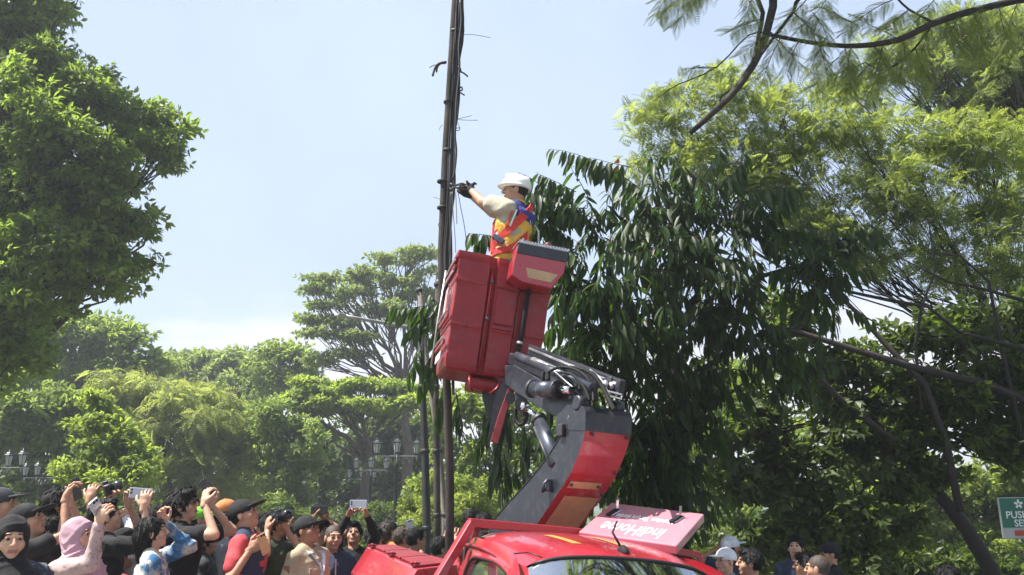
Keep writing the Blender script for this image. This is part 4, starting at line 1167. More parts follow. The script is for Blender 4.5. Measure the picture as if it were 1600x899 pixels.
# inside: floor, seats, dash, wheel, rear wall
mb = MB(); mb.box(TM @ Matrix.Translation((0, .5, .46)), 1.40, 1.9, .06); mb.build('cab_floor', M['grey_dark'], truck)
mb = MB(); mb.box(TM @ Matrix.Translation((0, 1.50, 1.00)), 1.30, .03, 1.04); mb.build('cab_rear_wall', M['grey_dark'], truck)
mb = MB(); mb.box(TM @ Matrix.Translation((0, .02, .86)), 1.36, .30, .20, bevel=.05); mb.build('dashboard', M['seal'], truck)
for x in (-.36, .36):
    mb = MB(); mb.box(TM @ Matrix.Translation((x, 1.0, .72)), .48, .5, .14, bevel=.05); mb.box(TM @ Matrix.Translation((x, 1.27, 1.02)) @ Matrix.Rotation(R(-10), 4, 'X'), .46, .12, .56, bevel=.05)
    mb.box(TM @ Matrix.Translation((x, 1.33, 1.38)), .24, .08, .16, bevel=.03)
    st = mb.build('seat', M['seat_fabric'], truck)
mb = MB(); c = TM @ Vector((.36, .38, .98)); Mw = Matrix.Translation(c) @ Rm @ Matrix.Rotation(R(60), 4, 'X')
mb.tube([Mw @ Vector((.18 * math.cos(a), .18 * math.sin(a), 0)) for a in [k * math.pi / 12 for k in range(25)]], .013, 6); mb.beam(Mw @ Vector((-.17, 0, 0)), Mw @ Vector((.17, 0, 0)), .03, .02); mb.build('steering_wheel', M['seal'], truck)
mb = MB(); mb.box(TM @ Matrix.Translation((0, .46, 1.46)), .24, .03, .07, bevel=.015); mb.build('rear_view_mirror', M['seal'], truck)

# --- red headboard frame behind the cab
yb = 1.72
HB = [(-.90, .55), (-.60, 1.70), (.80, 1.70), (1.0, .55)]
def hb(x, z): return TM @ Vector((x, yb, z))
pz = [P(672, 925, 5.9), P(735, 818, 5.9)]
def railpt(px, py, Y): return P(px, py, Y)
A0 = P(660, 945, 5.55); A1 = P(737, 817, 5.75); A2 = P(905, 832, 6.15); A3 = P(1092, 868, 6.5); A4 = P(1110, 960, 6.5)
mb = MB(); mb.beam(A0, A1, .055, .055, bevel=.006); mb.beam(A1 + (A1 - A2).normalized() * .02, A2, .055, .055, bevel=.006); mb.beam(A2, A3, .05, .05, bevel=.006); mb.beam(A3, A4, .05, .05, bevel=.006)
bed = mb.build('headboard_frame', M['red'], truck)
mb = MB(); mb.beam(P(700, 960, 6.0), A1 + Vector((.03, .25, -.03)), .04, .04, bevel=.005); mb.beam(A1 + Vector((.0, .02, -.02)), A1 + Vector((.03, .27, -.03)), .04, .04, bevel=.005); mb.build('brace', M['red_dull'], bed)

# --- flat bed and the tool box on its left side
mb = MB(); mb.box(TM @ Matrix.Translation((0, 2.65, .70)), 1.55, 2.15, .08, bevel=.01); mb.build('load_bed', M['red_dull'], truck)
mb = MB()
for x in (-.35, .35): mb.box(TM @ Matrix.Translation((x, 1.9, .52)), .08, 3.3, .16)
mb.build('chassis_rail', M['grey_dark'], truck)
# tool box: chamfered, lid with three toggle latches
def toolbox():
    Y0, Y1 = 5.7, 8.0
    # front right/near corner to far left, along the truck's left side, from the photograph's edges
    nA = P(652, 889, 6.05); nB = P(574, 854, 7.75)           # top edge of the camera-side face
    fA = P(715, 882, 6.35); fB = P(615, 853, 7.95)           # far edge of the lid
    l = (nB - nA)
    out = (nA - fA); out.z = 0; out.normalize()
    ed = Vector((0, 0, -1))
    lowA = nA + out * .17 + ed * .20; lowB = nB + out * .17 + ed * .20
    botA = lowA + ed * .5; botB = lowB + ed * .5
    fbA = fA + ed * .7; fbB = fB + ed * .7
    mb = MB()
    ra = [nA, fA, fbA, botA, lowA]; rb = [nB, fB, fbB, botB, lowB]
    mb.add(ra + rb, [(0, 1, 2, 3, 4), (9, 8, 7, 6, 5), (0, 5, 6, 1), (1, 6, 7, 2), (2, 7, 8, 3), (3, 8, 9, 4), (4, 9, 5, 0)])
    tb = mb.build('tool_box', M['red'], truck, bevel=.012)
    up = (fA - nA).cross(nB - nA).normalized()
    if up.z < 0: up = -up
    def q(s, t): return nA.lerp(nB, s).lerp(fA.lerp(fB, s), t)
    for (s0, s1) in ((.03, .34), (.36, .66), (.68, .97)):
        mb = MB()
        a, b, c, d = q(s0, .10), q(s1, .10), q(s1, .94), q(s0, .94)
        mb.add([p + up * .004 for p in (a, b, c, d)] + [p + up * .016 for p in (a, b, c, d)], [(4, 5, 6, 7), (0, 1, 5, 4), (1, 2, 6, 5), (2, 3, 7, 6), (3, 0, 4, 7)])
        mb.build('lid_panel', M['red_dull'], tb, bevel=.004)
    for s in (.06, .48, .90):
        c = q(s, .03) + up * .012
        Mh = Matrix.Translation(c) @ Matrix.Rotation(math.atan2(l.y, l.x), 4, 'Z')
        mb = MB(); mb.box(Mh, .10, .035, .014, bevel=.004); mb.box(Mh @ Matrix.Translation((0, 0, .012)), .03, .07, .014, bevel=.004); mb.tube([Mh @ Vector((-.05, 0, .018)), Mh @ Vector((.05, 0, .018))], .008, 6)
        mb.build('latch', M['red_dull'], tb)
toolbox()

# --- opened hatch with upside-down lettering
def hatch():
    bl_, tl_ = P(905, 831, 5.95), P(950, 787, 6.35)
    br_, tr_ = P(1058, 853, 5.60), P(1104, 801, 6.02)
    # make it a true rectangle
    x = (br_ - bl_); Wd = x.length; x.normalize()
    y = (tl_ - bl_); y = (y - x * y.dot(x)); Hd = ((tl_ - bl_).length + (tr_ - br_).length) / 2; y.normalize()
    z = x.cross(y)
    Hm = Matrix(((x.x, y.x, z.x, 0), (x.y, y.y, z.y, 0), (x.z, y.z, z.z, 0), (0, 0, 0, 1)))
    c = (bl_ + tl_ + br_ + tr_) / 4
    Hm.translation = c - z * .03
    mb = MB(); mb.box(Hm, Wd, Hd, .06, bevel=.008)
    h = mb.build('hatch_lid', M['pink_board'], truck)
    T = Hm @ Matrix.Translation((0, 0, .0315))
    def txt(s, x0, y0, size, sx, sh=0, bold=0):
        Mx = T @ Matrix.Translation((x0, y0, 0)) @ Matrix.Rotation(math.pi, 4, 'Z') @ Matrix.Rotation(-math.pi / 2, 4, 'X')
        text_obj('lettering', s, Mx, size, M['letter_white'], h, ext=.0008, sx=sx, shear=sh, bold=bold)
    txt('IndiHome', -.02 * Wd, -.24 * Hd, .41 * Hd, Wd * .72 / (.41 * Hd * 4.4), .12, .0012)
    txt('Aktivitas Tanpa Batas', .00 * Wd, .12 * Hd, .17 * Hd, Wd * .70 / (.17 * Hd * 9.6), 0, .0006)
    for (fx, fy) in ((-.36, .18), (.30, .22)):
        Ml = T @ Matrix.Translation((fx * Wd, fy * Hd, .006)) @ Matrix.Rotation(R(-12), 4, 'Z')
        mb = MB(); mb.box(Ml, .055, .115, .010, bevel=.006); lt = mb.build('latch', M['chrome'], h)
        mb = MB(); mb.box(Ml @ Matrix.Translation((0, .0, .008)), .030, .08, .010, bevel=.004); mb.build('latch_recess', M['rubber'], lt)
        mb = MB(); mb.beam(Ml @ Vector((.006, .035, .014)), Ml @ Vector((.006, .045, .075)), .016, .006); mb.build('latch_lever', M['chrome'], lt)
        mb = MB(); mb.box(Ml @ Matrix.Translation((0, -.062, .004)), .034, .022, .016, bevel=.004); mb.build('latch_block', M['rubber'], lt)
hatch()

# --- the lift: pillar
LY = R(30)
C0 = P(914, 673, 6.0)
CM = Matrix.Translation(C0) @ Matrix.Rotation(LY, 4, 'Z') @ Matrix.Rotation(R(3), 4, 'Y')
k_ = 6.0 / F_PX
def cz(px, py, s):       # helper: local back distance from apparent pixel shift, height from pixel
    return ((914 - px) * k_ / .5 if s is None else s, (673 - py) * k_)
front = [(0.0, .0), (.02, -.07), (.075, -.16), (.16, -.28), (.27, -.38), (.42, -.50), (.62, -.66), (.80, -.85)]
back = [(1.42, -.85), (1.25, -.62), (1.15, -.56), (.98, -.46), (.72, -.32), (.50, -.18), (.34, -.05), (.24, .05), (.20, .12)]
poly = [(s, z) for s, z in front] + [(s, z) for s, z in back]
# extrude across: local x from 0 to .385; profile lies in local y(back)-z
def ext(poly, x0, x1, mats, name, parent, face_mi=None, bevel=.0):
    mb = MB(); n = len(poly)
    vs = [CM @ Vector((x0, y, z)) for y, z in poly] + [CM @ Vector((x1, y, z)) for y, z in poly]
    mb.add(vs, [tuple(range(n))], 0); mb.add(vs, [tuple(reversed(range(n, 2 * n)))], 0)
    for i in range(n):
        j = (i + 1) % n
        mb.add(vs, [(i, i + n, j + n, j)], (face_mi(i) if face_mi else 0))
    bm_v = mb.v
    return mb.build(name, mats, parent, bevel=bevel)
PW = .385
pillar = ext(poly, 0, PW, [M['grey_paint'], M['red']], 'crane_pillar', truck, lambda i: 1 if i < len(front) - 1 else 0)
# edge flanges, bolts, and reflections on the front face put in as beige strips
def fpt(t):
    k = t * (len(front) - 1); a = min(int(k), len(front) - 2); q = k - a
    return (front[a][0] * (1 - q) + front[a + 1][0] * q, front[a][1] * (1 - q) + front[a + 1][1] * q)
def strip_on(x0, x1, t0, t1, name, m, dy=.004, n=8, skew=0.0):
    mb = MB(); pp = []
    for i in range(2):
        for j in range(n):
            y, z = fpt(t0 + (t1 - t0) * j / (n - 1) + (skew if i else 0))
            pp.append(CM @ Vector(((x0, x1)[i], y - dy, z - dy * .5)))
    for i in range(2):
        for j in range(n):
            y, z = fpt(t0 + (t1 - t0) * j / (n - 1) + (skew if i else 0))
            pp.append(CM @ Vector(((x0, x1)[i], y + .003, z)))
    mb.grid(pp[:2 * n], 2, n, smooth=False)
    a = 0; b = 2 * n
    mb.add(pp, [(0, n, 3 * n, 2 * n), (n - 1, 2 * n - 1, 4 * n - 1, 3 * n - 1)], 0)
    return mb.build(name, m, pillar)
strip_on(.03, .30, .50, .56, 'beige_strip', M['beige'], .010)
strip_on(.06, .36, .63, .92, 'beige_panel', M['beige'], .006)
for (x, t) in ((.05, .53), (.28, .53), (.06, .03), (.355, .03), (.355, .40), (.30, .90), (.355, .60)):
    y, z = fpt(t); mb = MB(); mb.lathe(CM @ Matrix.Translation((x, y - .012, z - .006)) @ Matrix.Rotation(R(90 + 18), 4, 'X'), [(.013, -.004), (.013, .004), (.008, .008)], 8); mb.build('bolt', M['grey_dark'], pillar)
mb = MB(); mb.tube([CM @ Vector((-.004, y, z)) for y, z in back[1:]], .003, 5); mb.build('edge_trim', M['cyl_grey'], pillar, recalc=False)
mb = MB(); mb.box(CM @ Matrix.Translation((-.02, .42, -.36)), .04, .05, .09, bevel=.01); mb.tube([CM @ Vector((-.03, .40, -.32)), CM @ Vector((-.06, .41, -.35)), CM @ Vector((-.05, .44, -.41))], .012, 6); mb.build('hook_bracket', M['cyl_grey'], pillar)
# head of the pillar: grey collar with two bearing lugs
head = [(-.012, .0), (-.012, .13), (.02, .17), (.22, .20), (.36, .13), (.36, -.02), (.25, .04), (.20, .02)]
hd = ext(head, -.006, PW + .006, [M['grey_paint']], 'pillar_head', pillar, bevel=.008)
for x in (.02, .34):
    mb = MB(); mb.lathe(CM @ Matrix.Translation((x - .035, .10, .20)) @ Matrix.Rotation(R(90), 4, 'Y'), [(.045, 0), (.055, .008), (.055, .07), (.045, .078)], 18); mb.build('bearing', M['grey_paint'], pillar)
mb = MB(); mb.box(CM @ Matrix.Translation((-.02, .27, .02)), .03, .06, .09, bevel=.008); mb.build('side_lug', M['grey_dark'], pillar)

# --- turntable and base under the pillar
mb = MB(); c = TM @ Vector((.0, 2.35, .0)); cb = CM @ Vector((PW / 2, 1.05, -1.0)); mb.lathe(Matrix.Translation((cb.x, cb.y, .74)), [(.34, 0), (.34, .10), (.28, .12), (.26, max(.2, cb.z - .74))], 24); mb.build('turntable', M['grey_paint'], truck, recalc=False)

# --- boom: twin beams from the pillar head back and up to the bucket
def L(x, s, z): return CM @ Vector((x, s, z))
E1a, E1b = P(905, 634, 6.12), P(786, 580, 7.05)
axis_up = Vector((0, 0, 1))
mb = MB()
# main side plate beam carrying the lettering (deepening downwards towards the pillar)
def plate(pts_px, Ys, th, name, m, parent, bev=.006):
    """side plate drawn by its outline, th thick away from the camera"""
    ps = [P(x, y, Yv) for (x, y), Yv in zip(pts_px, Ys)]
    nrm = (ps[1] - ps[0]).cross(ps[2] - ps[0]).normalized()
    if nrm.y < 0: nrm = -nrm
    # flatten to a plane
    p0 = ps[0]; ps = [p - nrm * (p - p0).dot(nrm) for p in ps]
    n = len(ps); mb = MB()
    mb.add(ps + [p + nrm * th for p in ps], [tuple(range(n)), tuple(reversed(range(n, 2 * n)))] + [(i, i + n, (i + 1) % n + n, (i + 1) % n) for i in range(n)])
    return mb.build(name, m, parent, bevel=bev), nrm
def Yb(x): return 6.10 + (908 - x) * .0082      # the boom runs away from us to the left
pts_ = [(788, 571), (802, 570), (850, 596), (908, 612), (912, 650), (888, 658), (868, 651), (832, 629), (792, 602)]
boom, nb = plate(pts_, [Yb(x) for x, y in pts_], .05, 'boom', M['grey_paint'], truck)
lm = P(831, 604, Yb(831) - .012)
xd = (P(860, 620, Yb(860)) - P(800, 590, Yb(800))).normalized(); zd = nb.cross(xd) * -1
if zd.z < 0: zd = -zd
Tm = Matrix(((xd.x, -xd.cross(zd).x * -1, zd.x, 0), (xd.y, -xd.cross(zd).y * -1, zd.y, 0), (xd.z, -xd.cross(zd).z * -1, zd.z, 0), (0, 0, 0, 1)))
yv = zd.cross(xd)
Tm = Matrix(((xd.x, yv.x, zd.x, 0), (xd.y, yv.y, zd.y, 0), (xd.z, yv.z, zd.z, 0), (0, 0, 0, 1)))
Tm.translation = P(829, 605, Yb(829)) - nb * .004
text_obj('lettering', 'Aerial Platform', Tm @ Matrix.Translation((.05, 0, .0)), .062, M['letter_white'], boom, ext=.001, sx=.62)
# upper tubes and beams
def beam_px(a, Ya, b, Yb_, w, h, name, m, parent, bev=.006):
    mb = MB(); mb.beam(P(*a, Ya), P(*b, Yb_), w, h, bevel=bev); return mb.build(name, m, parent)
b1 = beam_px((800, 560), Yb(800) + .10, (925, 612), Yb(925) + .14, .07, .09, 'inner_beam', M['grey_paint'], boom)
mb = MB(); mb.tube([P(808, 556, Yb(808) + .06), P(926, 606, Yb(926) + .10)], .034, 14); mb.build('levelling_rod', M['cyl_grey'], boom, recalc=False)
mb = MB(); mb.tube([P(833, 565, Yb(833) + .055), P(872, 582, Yb(872) + .075)], .0365, 14); mb.build('rod_sleeve', M['alu'], boom, recalc=False)
b2 = beam_px((828, 549), Yb(828) + .30, (972, 607), Yb(972) + .42, .05, .11, 'outer_beam', M['grey_paint'], boom)
mb = MB(); mb.beam(P(829, 545, Yb(829) + .28), P(966, 600, Yb(966) + .40), .045, .02, bevel=.004); mb.build('beam_edge', M['alu'], boom)
beam_px((818, 572), Yb(818) + .14, (930, 622), Yb(930) + .22, .05, .05, 'cross_beam', M['grey_dark'], boom)
# end block of the outer beam with connectors
mb = MB(); c = P(962, 612, 5.98 + .1); mb.box(Matrix.Translation(P(958, 602, 6.12)) @ Matrix.Rotation(LY, 4, 'Z') @ Matrix.Rotation(R(8), 4, 'Y'), .13, .12, .09, bevel=.01); eb = mb.build('valve_block', M['grey_dark'], boom)
for i in range(3):
    mb = MB(); mb.tube([P(946 + i * 9, 596 + i * 3, 6.05), P(947 + i * 9, 603 + i * 3, 6.03)], .016, 8); mb.build('connector', M['alu'], eb, recalc=False)
for i in range(2):
    mb = MB(); mb.beam(P(948, 611 + 7 * i, 6.02), P(972, 617 + 7 * i, 6.0), .02, .012, bevel=.002); mb.build('tag_plate', M['alu'], eb)
# short horizontal cylinder
mb = MB(); mb.tube([P(832, 608, 6.5), P(868, 609, 6.30)], .062, 18); cy_ = mb.build('tilt_cylinder', M['cyl_grey'], boom, recalc=False)
mb = MB(); mb.tube([P(868, 609, 6.30), P(872, 609, 6.28)], .070, 18); mb.build('cylinder_collar', M['grey_dark'], cy_, recalc=False); mb = MB(); mb.tube([P(830, 607.5, 6.51), P(834, 608, 6.49)], .070, 18); mb.build('cylinder_collar', M['grey_dark'], cy_, recalc=False)
mb = MB(); mb.tube([P(872, 609, 6.28), P(893, 610, 6.16)], .030, 12); mb.build('piston_rod', M['chrome'], cy_, recalc=False)
# handle loop and hoses
mb = MB(); mb.tube([P(848, 602, 6.4), P(849, 583, 6.42), P(853, 580, 6.40), P(857, 584, 6.36), P(857, 600, 6.34)], .014, 7); mb.build('guard_loop', M['rubber'], boom, recalc=False)
def hose(pp, r, m=None, name='hose'):
    pts = [P(x, y, Yv) for x, y, Yv in pp]; fine = []
    for i in range(len(pts) - 1):
        p0 = pts[max(i - 1, 0)]; p1 = pts[i]; p2 = pts[i + 1]; p3 = pts[min(i + 2, len(pts) - 1)]
        for t in (0, .2, .4, .6, .8):
            fine.append(.5 * ((2 * p1) + (p2 - p0) * t + (2 * p0 - 5 * p1 + 4 * p2 - p3) * t * t + (3 * p1 - p0 - 3 * p2 + p3) * t ** 3))
    fine.append(pts[-1]); mb = MB(); mb.tube(fine, r, 8); mb.build(name, m or M['rubber'], boom, recalc=False)
hose([(856, 582, 6.35), (875, 574, 6.3), (900, 578, 6.2), (918, 592, 6.1), (926, 612, 6.05), (927, 628, 6.0)], .011)
hose([(866, 582, 6.33), (890, 584, 6.2), (906, 596, 6.1), (916, 612, 6.04), (921, 626, 6.0)], .010)
hose([(915, 579, 6.2), (928, 586, 6.1), (940, 602, 6.04), (950, 622, 5.98), (960, 642, 5.92)], .017)
hose([(922, 579, 6.2), (936, 590, 6.1), (946, 606, 6.04), (954, 626, 5.98)], .010, M['alu'])
hose([(870, 588, 6.3), (884, 600, 6.25), (876, 606, 6.2), (890, 608, 6.18), (902, 602, 6.15)], .007)
hose([(866, 580, 6.3), (884, 596, 6.25), (896, 606, 6.2)], .006, M['alu'])
hose([(872, 592, 6.3), (886, 590, 6.25), (898, 600, 6.2), (908, 610, 6.1)], .007)
hose([(880, 578, 6.3), (893, 586, 6.25), (902, 596, 6.2), (906, 608, 6.1)], .006)
hose([(806, 637, 6.95), (806, 655, 6.95), (813, 664, 6.92), (822, 656, 6.9), (824, 640, 6.88)], .014)
hose([(876, 576, 6.3), (896, 574, 6.26), (914, 579, 6.2)], .012)
# lifting cylinder between pillar and boom
mb = MB(); a = P(842, 655, 6.70); b = P(872, 728, 6.35); mb.tube([a, b], .052, 18); lc = mb.build('lift_cylinder', M['cyl_grey'], truck, recalc=False)
mb = MB(); mb.tube([P(820, 636, 6.82), a], .024, 14); mb.tube([P(816, 632, 6.83), P(822, 640, 6.81)], .04, 12); mb.build('piston_rod', M['chrome'], lc, recalc=False)
mb = MB(); mb.tube([P(835, 668, 6.66), P(860, 728, 6.36)], .012, 8); mb.build('feed_pipe', M['grey_dark'], lc, recalc=False)
mb = MB(); mb.tube([P(841, 653, 6.705), P(844, 659, 6.685)], .062, 18); mb.build('gland', M['grey_dark'], lc, recalc=False)
# knuckle bracket that carries the bucket
pts_ = [(752, 615), (800, 560), (806, 590), (792, 640), (776, 690), (762, 686), (762, 650)]
mbk, _n = plate([(776, 600), (806, 575), (800, 610), (786, 655), (776, 693), (762, 688), (770, 640)], [7.10] * 7, .07, 'knuckle_arm', M['grey_paint'], truck)
plate([(794, 606), (806, 604), (790, 650), (778, 694), (766, 690), (778, 650)], [7.05] * 6, .03, 'red_link', M['red_dull'], mbk)
plate([(752, 612), (784, 612), (778, 640), (764, 660), (758, 640)], [7.28] * 5, .16, 'bucket_bracket', M['grey_dark'], mbk)
mb = MB(); mb.tube([P(798, 622, 6.98), P(798, 622, 7.3)], .045, 14); mb.tube([P(814, 632, 6.8), P(814, 632, 7.1)], .05, 14); mb.build('pivot_pin', M['grey_dark'], mbk, recalc=False)
pl2, _n = plate([(804, 612), (824, 624), (830, 640), (818, 652), (806, 634)], [6.95] * 5, .05, 'pivot_plate', M['cyl_grey'], mbk)

# --- bucket
BO = P(690, 574, 7.0)
BM = Matrix.Translation(BO) @ Matrix.Rotation(R(12), 4, 'Z') @ Matrix.Rotation(R(7.6), 4, 'Y')
u_ = 7.0 / F_PX
BW, BH, BD = 162 * u_, 196 * u_, .62
# outline of a horizontal section: rounded rectangle with two shallow flutes on the front
def section(z, inset=0.0):
    """clockwise ring of points at height z"""
    taper = .955 + .045 * (z / BH)
    pts = []
    w = BW; d = BD
    fr = [(0, .02), (.01, 0), (.30, 0), (.33, .0), (.345, .035), (.40, .045), (.42, .01), (.66, .01), (.68, .05), (.76, .05), (.79, .012), (.99, .012), (1.0, .03)]
    for (fx, fy) in fr: pts.append((fx * w, fy))
    pts += [(w, d * .5), (w, d - .03), (w * .985, d), (w * .5, d), (.02 * w, d), (0, d - .03), (0, d * .5)]
    cx, cy = w / 2, d / 2
    return [(cx + (x - cx) * taper * (1 - inset), cy + (y - cy) * taper * (1 - inset), z) for x, y in pts]
levels = [(0, .05), (.012, .02), (.04, 0), (.10, 0), (.115, .010), (.15, .012), (.16, 0)]
prof = []
zz = [0, .02, .06, .13, .15, .30, .33, .36, .37, .385, .41, .62, .70, .73, .745, .76, .79, .93, .95, .965, .975, 1.0]
ins = [.06, .02, 0, 0, .018, .018, .018, .006, -.014, -.014, .006, .014, .014, .004, -.014, -.014, .010, .004, -.022, -.030, -.030, -.022]
rings = [section(z * BH, i_) for z, i_ in zip(zz, ins)]
n = len(rings[0]); mb = MB(); V = [BM @ Vector(p) for r in rings for p in r]
# inner wall
inn = [section(z * BH, .05) for z in (1.0, .5, .04)]
V += [BM @ Vector(p) for r in inn for p in r]
F = []
R_ = len(rings) + 3
for k in range(R_ - 1):
    for i in range(n):
        j = (i + 1) % n
        F.append((k * n + i, k * n + j, (k + 1) * n + j, (k + 1) * n + i))
F.append(tuple(reversed(range(n)))); F.append(tuple(range((R_ - 1) * n, R_ * n)))
mb.add(V, F, 0, False)
bucket = mb.build('bucket', M['red_frp'], truck, bevel=.006)
def B(x, y, z): return BM @ Vector((x, y, z))
# left side: ladder-like ribs
for zf in (.93, .86, .44, .22):
    mb = MB(); mb.beam(B(-.012, .02, zf * BH), B(-.012, BD - .04, zf * BH), .02, .035, bevel=.006); mb.build('side_rib', M['red_frp'], bucket)
for zf in (.90, .80, .47, .24):
    mb = MB(); mb.tube([B(-.026, .01, zf * BH + .012), B(-.03, BD * .5, zf * BH + .012), B(-.026, BD - .03, zf * BH + .012)], .007, 6); mb.build('side_bead', M['alu'], bucket, recalc=False)
mb = MB(); mb.tube([B(-.030, BD - .02, .08 * BH), B(-.034, BD - .02, .5 * BH), B(-.03, BD - .02, .97 * BH)], .009, 6); mb.build('edge_cord', M['alu'], bucket, recalc=False)
mb = MB(); mb.box(BM @ Matrix.Translation((-.02, .30, .62 * BH)), .004, .16, .22 * BH); mb.build('worn_sticker', mat('worn_sticker', (.45, .30, .30), .7, noise=.4, nscale=20, dirt=(.3, .03, .04), dirt_amt=1.0), bucket)
mb = MB(); mb.box(BM @ Matrix.Translation((-.018, .25, .115 * BH)), .006, .30, .07, bevel=.002); pl_ = mb.build('number_plate', M['white_paint'], bucket)
# raised front panels and seams
mb = MB(); mb.tube([B(BW * .37, .028, .05 * BH), B(BW * .37, .030, .9 * BH)], .012, 8); mb.build('seam', M['red_frp'], bucket, recalc=False)
for zf in (.40, .76):
    mb = MB(); mb.box(BM @ Matrix.Translation((BW * .54, .008, zf * BH)), BW * .22, .02, .03, bevel=.006); mb.build('front_rib', M['red_frp'], bucket)
mb = MB(); mb.box(BM @ Matrix.Translation((BW * .54, .006, .58 * BH)), BW * .20, .014, .30 * BH, bevel=.008); mb.build('front_panel', M['red_frp'], bucket)
for (fx, zf) in ((.37, .78), (.375, .46), (.71, .30), (.985, .28)):
    mb = MB(); mb.lathe(BM @ Matrix.Translation((BW * fx, -.004, zf * BH)) @ Matrix.Rotation(R(90), 4, 'X'), [(.016, -.012), (.016, .006), (.010, .012)], 10); mb.build('bolt', M['cyl_grey'], bucket)
# black hose down the front
pts = [B(BW * .72, -.05, .93 * BH), B(BW * .745, -.035, .84 * BH), B(BW * .745, -.02, .6 * BH), B(BW * .73, -.015, .3 * BH), B(BW * .715, -.02, .12 * BH), B(BW * .72, -.05, .02 * BH)]
mb = MB(); mb.tube(pts, .021, 10); mb.build('hose', M['rubber'], bucket, recalc=False)
for zf in (.80, .30, .13):
    mb = MB(); c = B(BW * (.745 if zf > .5 else .73), -.02, zf * BH); mb.lathe(Matrix.Translation(c) @ Matrix.Rotation(R(7.6), 4, 'Y'), [(.025, -.012), (.029, -.008), (.029, .008), (.025, .012)], 10); mb.build('hose_clip', M['alu'], bucket)
# control box hung on the right front rim
Bc = BM @ Matrix.Translation((BW * .80, -.12, BH * .925))
mb = MB()
cpoly = [(-.235, .02), (-.215, .165), (.215, .165), (.205, -.02), (.12, -.175), (-.14, -.165), (-.24, -.12)]
mb.prism(Bc, cpoly, -.09, .12); cbx = mb.build('control_box', M['red'], bucket, bevel=.010)
mb = MB(); mb.prism(Bc, [(-.222, .075), (-.213, .170), (.220, .170), (.215, .075)], -.098, .125); mb.build('grey_band', M['grey_paint'], cbx, bevel=.004)
mb = MB(); mb.prism(Bc, [(-.125, -.035), (.155, -.045), (.10, -.125), (-.10, -.12)], -.096, -.088); mb.build('beige_label', M['beige'], cbx, bevel=.002)
mb = MB()
for i in range(22):
    for j in range(4):
        mb.box(Bc @ Matrix.Translation((-.205 + i * .0195, -.085 + j * .055, .178)) @ Matrix.Rotation(R(45), 4, 'Z'), .009, .02, .010)
tt = mb.build('tread_pattern', M['alu'], cbx); tt['kind'] = 'stuff'
mb = MB(); mb.prism(Bc, [(-.224, .166), (-.224, .175), (.222, .175), (.222, .166)], -.10, .128); mb.build('tread_plate', M['alu'], cbx)
for x in (.05,):
    mb = MB(); mb.lathe(Bc @ Matrix.Translation((x, -.03, .185)), [(.02, 0), (.02, .02), (.028, .026), (.028, .045), (.01, .05)], 12); mb.build('stop_button', M['red_dull'], cbx, recalc=False)
mb = MB(); mb.box(BM @ Matrix.Translation((BW * .60, -.04, BH * .925)), .13, .10, .16, bevel=.01); mb.build('shade_block', M['rubber'], bucket)  # black block added to stand for the shaded void beside the control box
mb = MB()
for i in range(17): mb.box(Bc @ Matrix.Translation((-.205 + i * .0262, -.103, .181)), .017, .012, .022)
gr = mb.build('grating_edge', M['alu'], cbx); gr['kind'] = 'stuff'
# rim bar over the front panel and floor skirt
mb = MB(); mb.box(BM @ Matrix.Translation((BW * .46, BD * .4, -.06)), BW * .30, BD * .5, .10, bevel=.03); mb.build('bucket_foot', M['red_frp'], bucket)
mb = MB(); mb.tube([B(BW * .28, .02, -.02), B(BW * .30, -.02, -.12), B(BW * .33, 0, -.15)], .012, 7); mb.build('tie_bar', M['red_frp'], bucket, recalc=False); mb = MB(); mb.tube([B(BW * .62, .02, 0), B(BW * .56, -.02, -.11), B(BW * .5, 0, -.15)], .012, 7); mb.build('tie_bar', M['red_frp'], bucket, recalc=False)
